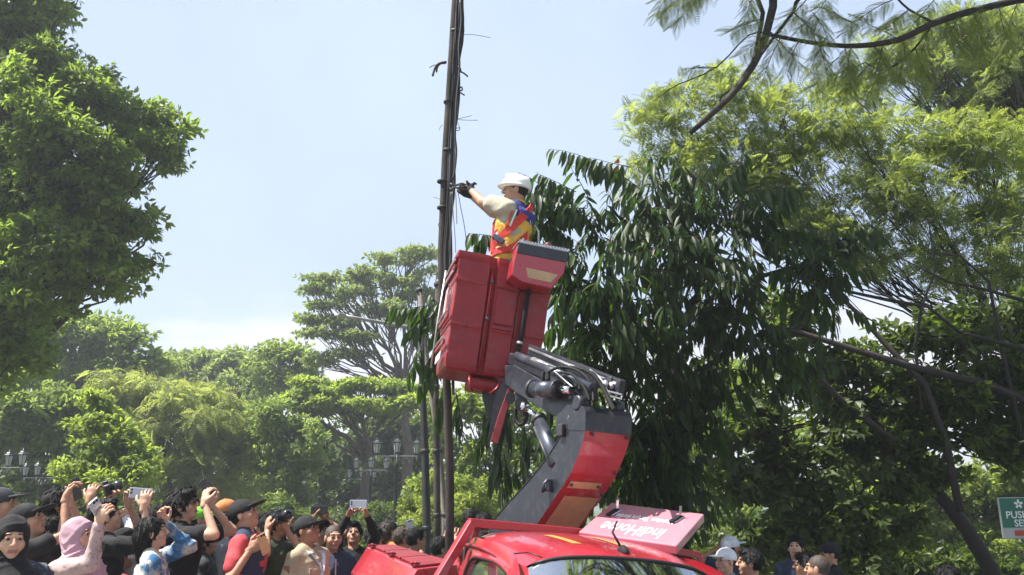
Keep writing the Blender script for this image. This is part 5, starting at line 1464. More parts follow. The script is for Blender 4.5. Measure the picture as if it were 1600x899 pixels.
# ------------------------------------------------------------------ people: smooth-blended solids, meshed as one surface
def surface_nets(vals, ax, ay, az):
    ins = vals < 0
    nx, ny, nz = vals.shape
    c = ins[:-1, :-1, :-1].astype(np.int8)
    s = np.zeros_like(c)
    offs = [(0, 0, 0), (1, 0, 0), (0, 1, 0), (1, 1, 0), (0, 0, 1), (1, 0, 1), (0, 1, 1), (1, 1, 1)]
    for a, b, d in offs:
        s = s + ins[a:nx - 1 + a, b:ny - 1 + b, d:nz - 1 + d]
    act = (s > 0) & (s < 8)
    I, J, Kk = np.nonzero(act)
    idx = -np.ones(act.shape, np.int32); idx[I, J, Kk] = np.arange(len(I))
    cv = np.stack([vals[I + a, J + b, Kk + d] for a, b, d in offs], 1)
    acc = np.zeros((len(I), 3)); cnt = np.zeros(len(I))
    for e0 in range(8):
        for e1 in range(e0 + 1, 8):
            o0 = np.array(offs[e0]); o1 = np.array(offs[e1])
            if np.abs(o0 - o1).sum() != 1: continue
            v0 = cv[:, e0]; v1 = cv[:, e1]; m = (v0 < 0) != (v1 < 0)
            t = np.where(m, v0 / np.where(m, v0 - v1, 1), 0)
            acc += np.where(m[:, None], o0 + (o1 - o0) * t[:, None], 0); cnt += m
    q = acc / cnt[:, None]
    X = ax[I] + q[:, 0] * (ax[1] - ax[0]); Y_ = ay[J] + q[:, 1] * (ay[1] - ay[0]); Z = az[Kk] + q[:, 2] * (az[1] - az[0])
    V = np.stack([X, Y_, Z], 1)
    F = []
    for axis in range(3):
        sl0 = [slice(1, -1)] * 3; sl1 = [slice(1, -1)] * 3
        sl0[axis] = slice(0, -1); sl1[axis] = slice(1, None)
        a = ins[tuple(sl0)]; b = ins[tuple(sl1)]
        d = np.nonzero(a != b)
        base = [d[0] + (axis != 0), d[1] + (axis != 1), d[2] + (axis != 2)]
        u, v = (axis + 1) % 3, (axis + 2) % 3
        def cell(du, dv):
            c = [base[0].copy(), base[1].copy(), base[2].copy()]
            c[u] = c[u] - du; c[v] = c[v] - dv
            return idx[c[0], c[1], c[2]]
        qd = np.stack([cell(1, 1), cell(0, 1), cell(0, 0), cell(1, 0)], 1)
        inside_first = a[d]
        qd = np.where(inside_first[:, None], qd, qd[:, ::-1])
        F.append(qd)
    F = np.concatenate(F); F = F[(F >= 0).all(1)]
    return V, F

class Sdf:
    def __init__(s, lo, hi, h):
        s.ax, s.ay, s.az = [np.arange(lo[i] - 2 * h, hi[i] + 2 * h, h) for i in range(3)]
        s.v = np.full((len(s.ax), len(s.ay), len(s.az)), .3, np.float32); s.h = h
    def sub(s, lo, hi, pad):
        r = []
        for a, l, u in zip((s.ax, s.ay, s.az), lo, hi):
            i0 = int(np.searchsorted(a, l - pad)); i1 = int(np.searchsorted(a, u + pad))
            r.append(slice(max(0, i0), max(0, i1)))
        X = s.ax[r[0]][:, None, None]; Y = s.ay[r[1]][None, :, None]; Z = s.az[r[2]][None, None, :]
        return tuple(r), X, Y, Z
    def comb(s, r, d, k, op):
        a = s.v[r]
        if a.size == 0: return
        if op == 'sub':
            d = -d
            if k > 0:
                h = np.clip(.5 - .5 * (a - d) / k, 0, 1); s.v[r] = a * (1 - h) + d * h + k * h * (1 - h)
            else: s.v[r] = np.maximum(a, d)
        else:
            if k > 0:
                h = np.clip(.5 + .5 * (a - d) / k, 0, 1); s.v[r] = a * (1 - h) + d * h - k * h * (1 - h)
            else: s.v[r] = np.minimum(a, d)
    def cap(s, a, b, ra, rb, k=.02, op='add', flat=None):
        a = np.array(a, float); b = np.array(b, float); R_ = max(ra, rb)
        r, X, Y, Z = s.sub(np.minimum(a, b), np.maximum(a, b), R_ + k + 2 * s.h)
        d = b - a; L2 = max(d @ d, 1e-9)
        t = np.clip(((X - a[0]) * d[0] + (Y - a[1]) * d[1] + (Z - a[2]) * d[2]) / L2, 0, 1)
        D = np.sqrt((X - a[0] - t * d[0]) ** 2 + (Y - a[1] - t * d[1]) ** 2 + (Z - a[2] - t * d[2]) ** 2) - (ra + (rb - ra) * t)
        s.comb(r, D, k, op)
    def ell(s, c, rad, k=.02, op='add', rot=None):
        c = np.array(c, float); rad = np.array(rad, float); m = rad.max() if rot is not None else rad
        r, X, Y, Z = s.sub(c - m, c + m, k + 2 * s.h)
        x, y, z = X - c[0], Y - c[1], Z - c[2]
        if rot is not None:
            Rr = np.array(rot).T
            x, y, z = (Rr[0, 0] * x + Rr[0, 1] * y + Rr[0, 2] * z, Rr[1, 0] * x + Rr[1, 1] * y + Rr[1, 2] * z, Rr[2, 0] * x + Rr[2, 1] * y + Rr[2, 2] * z)
        k0 = np.sqrt((x / rad[0]) ** 2 + (y / rad[1]) ** 2 + (z / rad[2]) ** 2)
        k1 = np.sqrt((x / rad[0] ** 2) ** 2 + (y / rad[1] ** 2) ** 2 + (z / rad[2] ** 2) ** 2)
        s.comb(r, k0 * (k0 - 1) / np.maximum(k1, 1e-6), k, op)
    def wrinkle(s, amp, f, ph=0.0):
        X = s.ax[:, None, None]; Y = s.ay[None, :, None]; Z = s.az[None, None, :]
        s.v += amp * (np.sin(X * f + 2.1 * np.sin(Z * f * .6 + ph)) * np.sin(Z * f * .8 + ph + Y * f * .7) + .6 * np.sin(Y * f * 1.3 + Z * f * .5 + ph * 2)).astype(np.float32)
    def folds(s, amp, f, ph=0.0):
        X = s.ax[:, None, None]; Y = s.ay[None, :, None]; Z = s.az[None, None, :]
        w = X * f * .55 + Z * f + 1.5 * np.sin(X * f * .35 + Y * f * .5 + ph) + 1.2 * np.sin(Z * f * .4 + ph * 2)
        s.v -= (amp * ((1 - np.abs(np.sin(w))) ** 2 - .25) * (.5 + .5 * np.sin(Z * f * .31 + X * f * .43 + ph))).astype(np.float32)
    def mesh(s): return surface_nets(s.v, s.ax, s.ay, s.az)

# canonical head, face towards +y, centre at 0
def make_head():
    s = Sdf((-.10, -.14, -.22), (.10, .14, .13), .0048)
    s.ell((0, -.014, .018), (.073, .093, .094), .0)
    s.ell((0, .022, -.045), (.055, .064, .068), .03)
    s.ell((0, .060, -.092), (.022, .018, .016), .025)
    for x in (-1, 1):
        s.ell((x * .042, .050, -.028), (.022, .026, .026), .02)
    s.cap((-.034, .080, .030), (.034, .080, .030), .010, .010, .016)
    for x in (-1, 1):
        s.ell((x * .031, .102, .008), (.018, .016, .012), .010, 'sub')
        s.ell((x * .030, .076, .007), (.0135, .0125, .0115), .0)
        s.cap((x * .043, .084, .0145), (x * .018, .088, .0145), .0045, .0045, .004)
        s.ell((x * .078, -.006, -.008), (.008, .020, .032), .008)
        s.ell((x * .013, .097, -.026), (.010, .011, .008), .008)
    s.cap((0, .086, .020), (0, .108, -.022), .007, .011, .012)
    s.cap((-.020, .082, -.053), (.020, .082, -.053), .007, .007, .006); s.cap((-.016, .083, -.064), (.016, .083, -.064), .0075, .0075, .005)
    s.cap((0, -.025, -.08), (0, -.035, -.20), .052, .056, .03)
    V, F = s.mesh()
    C = V[F].mean(1)
    mi = np.zeros(len(F), int)
    for x in (-1, 1):
        de = np.sqrt((C[:, 0] - x * .030) ** 2 + (C[:, 2] - .007) ** 2)
        mi[(de < .0115) & (C[:, 1] > .07)] = 2
        mi[(de < .0080) & (C[:, 1] > .07)] = 3
        mi[(np.abs(C[:, 0] - x * .033) < .018) & (np.abs(C[:, 2] - .031 + .15 * (np.abs(C[:, 0]) - .03)) < .0045) & (C[:, 1] > .06)] = 3
    mi[(np.abs(C[:, 0]) < .024) & (np.abs(C[:, 2] + .058) < .010) & (C[:, 1] > .075)] = 1
    return V, F, mi
HEAD = make_head()

def make_hand(curl, spread=.12, thumb=.4):
    s = Sdf((-.07, -.03, -.09), (.08, .20, .04), .0042)
    s.ell((0, .045, 0), (.040, .052, .015), .0)
    s.cap((0, -.02, 0), (0, .02, 0), .026, .024, .02)
    for i, (x, L) in enumerate(((-.030, .062), (-.010, .078), (.010, .084), (.030, .074))):
        a = (i - 1.5) * spread
        p = np.array([x, .080 - abs(x) * .2, 0]); ang = curl * (.5 + .08 * i)
        for seg, f in enumerate((.45, .32, .23)):
            d = np.array([math.sin(a), math.cos(a) * math.cos(ang), -math.sin(ang)])
            q = p + d * L * f * 1.1
            s.cap(p, q, .0088 - .0008 * seg, .0082 - .0008 * seg, .004)
            p = q; ang += curl * (.75)
    p = np.array([.028, .018, -.004]); q = p + np.array([.030, .026, -.012 * thumb * 2]); r = q + np.array([.006, .030, -.022 * thumb * 2])
    s.cap(p, q, .014, .0105, .012); s.cap(q, r, .0105, .0085, .003)
    return s.mesh()
HANDS = {'fist': make_hand(1.25, .04, .8), 'grip': make_hand(.95, .08), 'open': make_hand(.22, .2), 'hold': make_hand(.55, .1, .8)}

def make_hair(kind):
    s = Sdf((-.15, -.18, -.34), (.15, .16, .17), .0065)
    if kind == 'buzz':
        s.ell((0, -.018, .022), (.0765, .0945, .0975), 0); s.wrinkle(.0012, 160)
    elif kind == 'short':
        s.ell((0, -.022, .030), (.083, .100, .100), 0); s.ell((0, .040, .095), (.06, .05, .026), .02); s.wrinkle(.0016, 150)
    elif kind == 'messy':
        s.ell((0, -.022, .028), (.092, .108, .104), 0); s.ell((0, .050, .088), (.068, .052, .03), .02); s.wrinkle(.0032, 110, 1.0)
    elif kind == 'long':
        s.ell((0, -.022, .026), (.086, .102, .100), 0); s.cap((0, -.065, -.02), (0, -.075, -.25), .078, .055, .03); s.wrinkle(.002, 110, 2.0)
    elif kind == 'bun':
        s.ell((0, -.022, .026), (.083, .100, .100), 0); s.ell((0, -.13, .02), (.035, .035, .035), .01); s.wrinkle(.002, 110, 2.0)
    # face and neck opening
    low = {'buzz': -.035, 'short': -.045, 'messy': -.07}.get(kind)
    s.ell((0, .115, -.045), (.085, .085, .108), .006, 'sub')
    if low is not None:
        s.ell((0, .02, low - .155), (.2, .2, .155), .006, 'sub')
        for x in (-1, 1): s.ell((x * .085, .004, -.03), (.03, .034, .045), .006, 'sub')
    else:
        s.ell((0, .07, -.20), (.10, .10, .13), .006, 'sub')
    return s.mesh()
def make_cap():
    s = Sdf((-.12, -.14, -.03), (.12, .24, .15), .0052)
    s.ell((0, -.016, .034), (.086, .106, .088), 0)
    s.ell((0, -.016, -.15), (.2, .2, .175), .004, 'sub')
    s.ell((0, .115, .038), (.070, .075, .0085), .008)
    s.ell((0, -.016, .122), (.008, .008, .006), .004)
    return s.mesh()
def make_helmet():
    s = Sdf((-.15, -.19, -.05), (.15, .20, .19), .006)
    s.ell((0, -.008, .045), (.106, .130, .108), 0)
    s.cap((0, -.10, .125), (0, .08, .135), .018, .018, .02)
    s.ell((0, -.01, -.17), (.3, .3, .20), .004, 'sub')
    s.ell((0, .014, .030), (.118, .148, .0095), .012)
    s.ell((0, -.02, -.03), (.098, .118, .06), .004, 'sub')
    return s.mesh()
def make_hijab():
    s = Sdf((-.22, -.22, -.42), (.22, .24, .16), .008)
    s.ell((0, -.018, .012), (.093, .116, .120), 0)
    s.cap((0, -.01, -.08), (0, .005, -.20), .088, .125, .05)
    s.ell((0, .03, -.26), (.19, .15, .13), .05)
    s.wrinkle(.0035, 42, .5); s.folds(.014, 46, 1.3)
    s.ell((0, .160, -.028), (.16, .112, .086), .008, 'sub'); s.ell((0, .150, -.026), (.066, .128, .086), .010, 'sub')
    s.ell((0, .02, -.035), (.060, .062, .085), .0, 'sub')
    return s.mesh()
def strands(kind, V, F):
    # locks laid over the hair so that its outline is not smooth
    gg = np.random.default_rng(len(kind))
    C = V[F].mean(1); N = np.cross(V[F[:, 1]] - V[F[:, 0]], V[F[:, 2]] - V[F[:, 0]]); N = unit(N)
    out = (N * C).sum(1) > .01
    C, N = C[out], N[out]
    n = {'buzz': 0, 'short': 900, 'messy': 1300, 'long': 1200}[kind]
    if not n: return V, F
    i = gg.integers(0, len(C), n); c = C[i]; nn = N[i]
    d = np.array([0, -.5, -.9]) + .5 * np.sign(c[:, :1]) * np.array([[1, 0, 0]]) + gg.normal(0, .45 if kind == 'messy' else .28, (n, 3))
    front = (c[:, 1] > .03) & (c[:, 2] > .03); d[front] = np.array([.5, .6, -.5]) + gg.normal(0, .35, (front.sum(), 3))
    d = d - nn * (d * nn).sum(1)[:, None]; d = unit(d)
    L = gg.uniform(.022, .05, n) * (1.3 if kind != 'short' else 1)
    w = unit(np.cross(d, nn)) * gg.uniform(.002, .0042, n)[:, None]
    a = c + nn * .001; b = a + d * L[:, None] * .55 + nn * gg.uniform(.003, .007, n)[:, None]; e = a + d * L[:, None] + nn * gg.uniform(-.002, .007, n)[:, None]
    Q = np.stack([a - w, a + w, b + w, b - w, e - w * .3, e + w * .3], 1).reshape(-1, 3); k = len(V) + np.arange(n)[:, None] * 6
    return np.concatenate([V, Q]), np.concatenate([F, np.concatenate([k + np.array([[0, 1, 2, 3]]), k + np.array([[3, 2, 5, 4]])])])
PLAIN = make_hair('short'); PLAINB = make_hair('buzz')
HAIRS = {k: strands(k, *make_hair(k)) for k in ('buzz', 'short', 'messy', 'long')}
CAP = make_cap(); HELMET = make_helmet(); HIJAB = make_hijab()

def skin_mat(name, c):
    m, n, l, b = new_mat(name)
    b.inputs['Base Color'].default_value = (*c, 1); b.inputs['Roughness'].default_value = .52
    b.inputs['Subsurface Weight'].default_value = .08; b.inputs['Subsurface Radius'].default_value = (.01, .004, .002)
    return m
M['skin'] = skin_mat('skin', (.40, .215, .135)); M['skin_light'] = skin_mat('skin_light', (.52, .31, .21)); M['skin_dark'] = skin_mat('skin_dark', (.27, .135, .08))
M['lips'] = mat('lips', (.30, .13, .10), .5); M['eye_white'] = mat('eye_white', (.30, .26, .23), .4); M['eye_dark'] = mat('eye_dark', (.02, .014, .012), .3)
M['hair'] = mat('hair', (.005, .0045, .0045), .6, spec=.3,  noise=.4, nscale=40, bump=.6, bscale=160)
M['hair_brown'] = mat('hair_brown', (.05, .028, .018), .5, noise=.4, nscale=40, bump=.6, bscale=160)
M['hair_buzz'] = mat('hair_buzz', (.045, .032, .026), .7, noise=.4, nscale=60)
def cloth(name, c, p=None, scale=30, amt=.5, rough=.85, nsc=9, thr=(.5, .75)):
    return mat(name, c, rough, noise=.16, nscale=nsc, bump=1.0, bscale=16, dirt=p, dirt_amt=amt if p else 0, thr=thr)
CL = {'black': cloth('black_cloth', (.007, .0072, .009), rough=.95), 'navy': cloth('navy_cloth', (.022, .032, .065)), 'pink': cloth('pink_cloth', (.38, .24, .29)),
      'floral': cloth('floral_cloth', (.42, .30, .29), (.14, .11, .11), amt=.9, nsc=16, thr=(.56, .62)), 'tan': cloth('tan_cloth', (.33, .275, .18), (.20, .16, .10), amt=.6), 'red': cloth('red_cloth', (.46, .05, .06)),
      'green': cloth('dark_green_cloth', (.03, .045, .022), (.06, .05, .02), amt=.7), 'tiedye': cloth('tie_dye_cloth', (.46, .43, .36), (.03, .12, .25), amt=1.0, nsc=2.0, thr=(.46, .56)),
      'orange': cloth('orange_cloth', (.50, .17, .05)), 'brown': cloth('brown_cloth', (.20, .10, .06)), 'white': cloth('white_cloth', (.66, .68, .72), (.25, .32, .45), amt=.7),
      'charcoal': cloth('charcoal_cloth', (.028, .03, .036)), 'khaki': cloth('khaki_cloth', (.34, .32, .25)), 'yellow': cloth('yellow_vest', (.62, .38, .06)),
      'denim': cloth('denim_cloth', (.07, .10, .17)), 'lime': cloth('lime_cloth', (.18, .50, .05)), 'blue': cloth('blue_cloth', (.03, .04, .20)), 'pattern': cloth('patterned_cloth', (.50, .52, .58), (.03, .04, .09), amt=1.0),
      'blackpat': cloth('black_patterned_cloth', (.03, .035, .05), (.30, .32, .35), amt=.7), 'grey': cloth('grey_cloth', (.22, .22, .23))}
M['phone_black'] = mat('phone_black', (.02, .02, .025), .25, coat=.4); M['phone_silver'] = mat('phone_silver', (.45, .48, .55), .25, .5)
M['phone_wood'] = mat('phone_wood', (.48, .30, .14), .5, noise=.1); M['phone_glass'] = mat('phone_glass', (.01, .012, .018), .06, spec=.8)
M['helmet_white'] = mat('helmet_white', (.78, .78, .77), .3, coat=.4, dirt=(.5, .48, .42), dirt_amt=.3)
M['strap_red'] = cloth('strap_red', (.50, .04, .03)); M['strap_dark'] = cloth('strap_dark', (.04, .04, .06))

def rotz_face(yaw):          # yaw: 0 looks away from the camera, 90 to the picture's right, 180 at the camera
    return Matrix.Rotation(-yaw, 4, 'Z')

def tf(V, Mx):
    A = np.array(Mx)
    return V @ A[:3, :3].T + A[:3, 3]

def join(parts):
    Vs = []; Fs = []; Ms = []; b = 0
    for V, F, mi in parts:
        Vs.append(V); Fs.append(F + b); Ms.append(mi if hasattr(mi, '__len__') else np.full(len(F), mi)); b += len(V)
    return np.concatenate(Vs), np.concatenate(Fs), np.concatenate(Ms)

PEOPLE = []
def person(label, head, Y, yaw, gz=0.0, pitch=0, turn=0, tilt=0, hands=None, skin='skin', hair='short', hair_m='hair', cap=None, cap_m='black', cap_back=False,
           hijab=None, top='black', sleeve='short', trousers='charcoal', group=None, vest=None, detail=1.0, hs=None, helmet=False, lean=(0, 0), elbows=None, girth=1.0, armk=1.0, extra=None, glove=None, forced_s=None):
    """head = photo pixel of the head's centre; hands = {side: (px, py, Y, pose)} with side 'l' / 'r' of the body"""
    hands = hands or {}
    yaw = R(yaw)
    Hc = P(head[0], head[1], Y)
    Rb = rotz_face(yaw)
    Rh = rotz_face(yaw + R(turn)) @ Matrix.Rotation(R(pitch), 4, 'X') @ Matrix.Rotation(R(tilt), 4, 'Y')
    s = (Hc.z - gz) / 1.585
    if forced_s: s = forced_s
    hsz = hs or min(1.06, max(.95, s))
    MH = Matrix.Translation(Hc) @ Rh @ Matrix.Scale(hsz, 4)
    neck = MH @ Vector((0, -.032, -.155))
    # body frame: canonical neck point (0,-.01,1.43)
    s = (neck.z - gz) / 1.43
    base = Vector((neck.x, neck.y, gz)) - (Rb @ Vector((lean[0], lean[1] - .01, 0))) * s
    MBd = Matrix.Translation(base) @ Rb @ Matrix.Scale(s, 4)
    inv = MBd.inverted()
    def ln(p, z):            # lean grows with height
        t = max(0, (z - .9) / .55)
        return (p[0] + lean[0] * t, p[1] + lean[1] * t, z)
    root = empty('person', base, 0)
    tag(root, label, 'person', group)
    sh = {}
    arm = {}
    for sd_, sx in (('l', -1), ('r', 1)):
        S = np.array(ln((sx * .172, 0), 1.375))
        U, Fo = .285, .255
        if sd_ in hands:
            hx, hy, hY, pose = hands[sd_][:4]
            T = np.array(inv @ P(hx, hy, hY))
            d = T - S; D = np.linalg.norm(d)
            wr = T - d / max(D, 1e-6) * .075 * .8
            d = wr - S; D = np.linalg.norm(d); mx = U + Fo - .01
            if D > mx: wr = S + d / D * mx; d = wr - S; D = mx
            a = (U * U - Fo * Fo + D * D) / (2 * D); h = math.sqrt(max(U * U - a * a, 1e-6))
            u = d / D
            pole = np.array((elbows or {}).get(sd_, (sx * .5, .3, -1.0)), float)
            pole -= u * (pole @ u); pole /= np.linalg.norm(pole)
            E = S + u * a + pole * h
        else:
            E = S + np.array([sx * .05, -.03, -.28]); wr = E + np.array([sx * .0, .07, -.24]); pose = 'hold'
            T = wr + np.array([0, .02, -.07])
        arm[sd_] = (S, E, wr, T, pose)
    allp = np.array([p for a in arm.values() for p in a[:4]])
    lo = np.minimum(allp.min(0) - .09, [-.24, -.20, -.02]); hi = np.maximum(allp.max(0) + .09, [.24, .26, 1.5])
    # ---- body, one surface under the clothes
    h = .0165
    b = Sdf(lo, hi, h)
    g_ = girth
    def torso(b, e, k):
        b.ell(ln((0, 0), .95), (.150 * g_ + e, .105 * g_ + e, .13 + e), k); b.ell(ln((0, 0), 1.09), (.130 * g_ + e, .095 * g_ + e, .15 + e), k)
        b.ell(ln((0, .004), 1.26), (.155 * g_ + e, .105 * g_ + e, .16 + e), k)
        b.cap(ln((-.145, 0), 1.375), ln((.145, 0), 1.375), .048 + e, .048 + e, k)
        b.cap(ln((-.10, -.01), 1.40), ln((0, -.02), 1.44), .035 + e, .045 + e, k); b.cap(ln((.10, -.01), 1.40), ln((0, -.02), 1.44), .035 + e, .045 + e, k)
    torso(b, 0, .03)
    b.cap(ln((0, -.015), 1.38), ln((0, -.01), 1.46), .052, .050, .02)
    legs = []
    for sx in (-1, 1):
        hip, kn, an_ = (sx * .085, 0, .90), (sx * .10, .02, .49), (sx * .11, -.015, .08)
        b.cap(hip, kn, .082, .052, .03); b.cap(kn, an_, .052, .034, .02); b.cap(an_, (sx * .125, .13, .035), .036, .026, .02); legs.append((hip, kn, an_))
    parts = []
    for sd_, (S, E, wr, T, pose) in arm.items():
        b.cap(S, E, .045 * armk, .036 * armk, .02); b.cap(E, wr, .037 * armk, .0235 * armk ** .6, .008)
    V, F = b.mesh(); parts.append((tf(V, MBd), F, 0))
    HV, HF, HM = HEAD
    parts.append((tf(HV, MH), HF, HM))
    hand_frames = {}
    for sd_, (S, E, wr, T, pose) in arm.items():
        W0 = MBd @ Vector(wr); Tw = MBd @ Vector(T); fa = (W0 - MBd @ Vector(E)).normalized()
        y = (fa * .6 + (Tw - W0).normalized() * .4).normalized() if (Tw - W0).length > .01 else fa
        # palm faces the other hand / the body's midline
        mid = MBd @ Vector(ln((0, .25), 1.5))
        zd = -(mid - W0); zd = zd - y * zd.dot(y)
        if zd.length < .05: zd = Vector((0, 0, 1)) - y * y.z
        zd.normalize(); xd = y.cross(zd)
        sg = 1 if sd_ == 'r' else -1
        Mh = Matrix(((xd.x, y.x, zd.x, W0.x), (xd.y, y.y, zd.y, W0.y), (xd.z, y.z, zd.z, W0.z), (0, 0, 0, 1)))
        V, F = HANDS[pose]
        # thumb to the top
        up = Vector((0, 0, 1))
        flip = -1 if xd.dot(up) < 0 else 1
        V2 = V * np.array([flip, 1, 1]) * s * 1.02; F2 = F if flip > 0 else F[:, ::-1]
        if glove is None: parts.append((tf(V2, Mh), F2, 0))
        else:
            go = np_mesh('glove', tf(V2 * np.array([1.1, 1.02, 1.25]), Mh), F2, CL[glove], root, smooth=True)
            parts.append((tf(V2 * .97, Mh), F2, 0))
        hand_frames[sd_] = Mh
    V, F, mi = join(parts)
    np_mesh('body', V, F, [M[skin], M['lips'], M['eye_white'], M['eye_dark']], root, smooth=True, midx=mi)
    # ---- clothes
    lo2 = np.maximum(lo, [-9, -9, .78]); 
    c = Sdf(lo2, hi, .0125)
    torso(c, .022, .035)
    c.cap(ln((0, 0), .98), ln((0, 0), .84), .155 * g_, .150 * g_, .02)
    for sd_, (S, E, wr, T, pose) in arm.items():
        sl = {'none': 0, 'short': .60, 'long': 1.0, 'tight': 1.0}[sleeve]
        if sl:
            c.cap(S, S + (E - S) * sl, .068 * armk, (.066 if sl < 1 else .058) * armk, .02)
            if sl == 1: c.cap(E, E + (wr - E) * .93, .052, .036, .012)
    c.wrinkle(.005, 28, head[0] * .1); c.folds(.006 if vest else .016, 34, head[0] * .13)
    # neck opening
    nz = ln((0, .0), 1.50)
    c.ell((nz[0], nz[1] - .005, 1.475), (.060, .062, .055), .008, 'sub')
    V, F = c.mesh(); V = tf(V, MBd)
    shirt = np_mesh('shirt', V, F, CL[top], root, smooth=True)
    c = Sdf((-.24, -.18, .02), (.24, .18, .96), .021)
    c.ell((0, 0, .93), (.152, .118, .10), 0)
    for hip, kn, an_ in legs: c.cap(hip, kn, .095, .072, .03); c.cap(kn, (an_[0], an_[1], .09), .072, .062, .02)
    c.wrinkle(.004, 30, head[1] * .1)
    V, F = c.mesh(); np_mesh('trousers', tf(V, MBd), F, CL[trousers], root, smooth=True)
    c = Sdf((-.22, -.12, -.01), (.22, .24, .13), .016)
    for hip, kn, an_ in legs: c.cap((an_[0], -.03, .05), (an_[0] + .02, .13, .042), .045, .040, .01)
    V, F = c.mesh(); V[:, 2] = np.maximum(V[:, 2], .0); np_mesh('shoes', tf(V, MBd), F, M['rubber'], root, smooth=True)
    if vest:
        c = Sdf((-.24, -.2, .84), (.24, .24, 1.48), .0125)
        torso(c, .026, .03); c.wrinkle(.003, 30, 1)
        for sx in (-1, 1): c.ell((sx * .235 + lean[0], lean[1], 1.34), (.075, .12, .11), .01, 'sub')
        c.ell((lean[0], lean[1] + .10, 1.46), (.05, .10, .10), .01, 'sub')
        V, F = c.mesh(); np_mesh('vest', tf(V, MBd), F, CL[vest], root, smooth=True)
    # ---- head wear
    if hijab:
        V, F = HIJAB; 
        d = np.clip((-.10 - V[:, 2]) / .2, 0, 1)[:, None]
        # the scarf's skirt follows the shoulders, not the tilted head
        A = tf(V, MH); Bp = tf(V, Matrix.Translation(Hc) @ Rb @ Matrix.Scale(hsz, 4)); np_mesh('headscarf', A * (1 - d) + Bp * d, F, CL[hijab], root, smooth=True)
    else:
        if hair: V, F = PLAINB if helmet or (cap and hair == 'short') else HAIRS[hair]; np_mesh('hair', tf(V, MH), F, M[hair_m], root, smooth=True)
    if cap:
        V, F = CAP; Mc = MH @ (Matrix.Rotation(math.pi, 4, 'Z') if cap_back else Matrix.Identity(4)) @ Matrix.Scale(1.04, 4)
        np_mesh('cap', tf(V, Mc), F, CL[cap_m] if cap_m in CL else M[cap_m], root, smooth=True)
    if helmet:
        V, F = HELMET; np_mesh('helmet', tf(V, MH), F, M['helmet_white'], root, smooth=True)
    PEOPLE.append(root)
    return dict(root=root, MB=MBd, MH=MH, hands=hand_frames, s=s, ln=ln, arm=arm, shirt=shirt)

def handheld(kind, px, py, Y, label, yaw=0, roll=0, pitch=0, m='phone_black', group=None, size=(.158, .009, .076)):
    c = P(px, py, Y); Mx = frame(c, R(yaw), R(roll), R(pitch))
    if kind == 'phone':
        root = empty('smartphone', c); tag(root, label, 'phone', 'phones held up by the crowd')
        mb = MB(); mb.box(Mx, size[0], size[1], size[2], bevel=.004); mb.build('case', M[m], root)
        mb = MB(); mb.box(Mx @ Matrix.Translation((0, size[1] / 2 + .0008, 0)), size[0] * .94, .001, size[2] * .90); mb.build('screen', M['phone_glass'], root)
        for i in range(2):
            mb = MB(); mb.lathe(Mx @ Matrix.Translation((-size[0] * .4, -size[1] / 2, size[2] * (.28 - .28 * i))) @ Matrix.Rotation(R(90), 4, 'X'), [(.009, -.001), (.009, .002), (.006, .003)], 10); mb.build('lens', M['phone_glass'], root)
    else:
        root = empty('camera', c); tag(root, label, 'camera', 'cameras held up by the crowd')
        mb = MB(); mb.box(Mx, .135, .06, .095, bevel=.014); mb.box(Mx @ Matrix.Translation((0, 0, .055)), .055, .05, .035, bevel=.01); mb.build('camera_body', M['phone_black'], root)
        mb = MB(); mb.lathe(Mx @ Matrix.Translation((0, -.03, 0)) @ Matrix.Rotation(R(90), 4, 'X'), [(.036, 0), (.036, .03), (.040, .034), (.040, .085), (.034, .088)], 18); ln_ = mb.build('lens_barrel', M['phone_black'], root)
        mb = MB(); mb.lathe(Mx @ Matrix.Translation((0, -.119, 0)) @ Matrix.Rotation(R(90), 4, 'X'), [(.032, 0), (.025, .002), (.001, .004)], 18); mb.build('lens_glass', M['phone_glass'], ln_)
    return root

def band(pts, w, th, name, m, parent, Mx=None, n=4):
    """a flat strap laid along points"""
    ps = [Vector(p) for p in pts]
    if Mx is not None: ps = [Mx @ p for p in ps]
    mb = MB()
    for i in range(len(ps) - 1):
        mb.beam(ps[i], ps[i + 1] + (ps[i + 1] - ps[i]).normalized() * .004, w, th)
    return mb.build(name, m, parent)
GZL = .12
# ---------- left crowd
p = person('woman in a black headscarf at the far left corner looking right, patterned dark dress', (17, 842), 4.9, 140, GZL, pitch=-4, hijab='black', top='blackpat', sleeve='long', skin='skin_light', hair=None)
p = person('man in black cap and black t-shirt at far left, one bare arm reaching high', (44, 815), 6.1, 88, GZL, pitch=24, cap=True, top='black', hands={'r': (112, 768, 6.2, 'grip'), 'l': (119, 774, 6.45, 'grip')}, skin='skin', elbows={'r': (.3, .2, -1), 'l': (-.2, .3, -1)}, girth=1.1)
handheld('phone', 120, 764, 6.35, 'black phone held upright in the leftmost raised bare arm', yaw=70, roll=70)
p = person('man with thick curly black hair behind the raised arm, pointing a camera up', (92, 789), 7.4, 70, GZL, pitch=12, hair='messy', top='black', hands={'r': (150, 771, 7.3, 'grip'), 'l': (176, 776, 7.4, 'hold')}, elbows={'r': (.2, 0, -1), 'l': (-.1, .2, -1)})
handheld('camera', 167, 764, 7.35, 'black camera with a big lens held above the pink headscarf', yaw=120, roll=-15, pitch=-20)
p = person('woman in pink headscarf and floral pink blouse holding a phone up, face to the right', (124, 838), 5.9, 102, GZL, pitch=6, hijab='pink', top='floral', sleeve='long', skin='skin_light', hair=None, hands={'r': (163, 808, 5.6, 'grip')}, elbows={'r': (.1, 1.6, -.8)})
handheld('phone', 154, 798, 5.62, 'silver phone held up beside the face of the pink headscarf woman', yaw=60, roll=50, m='phone_silver')
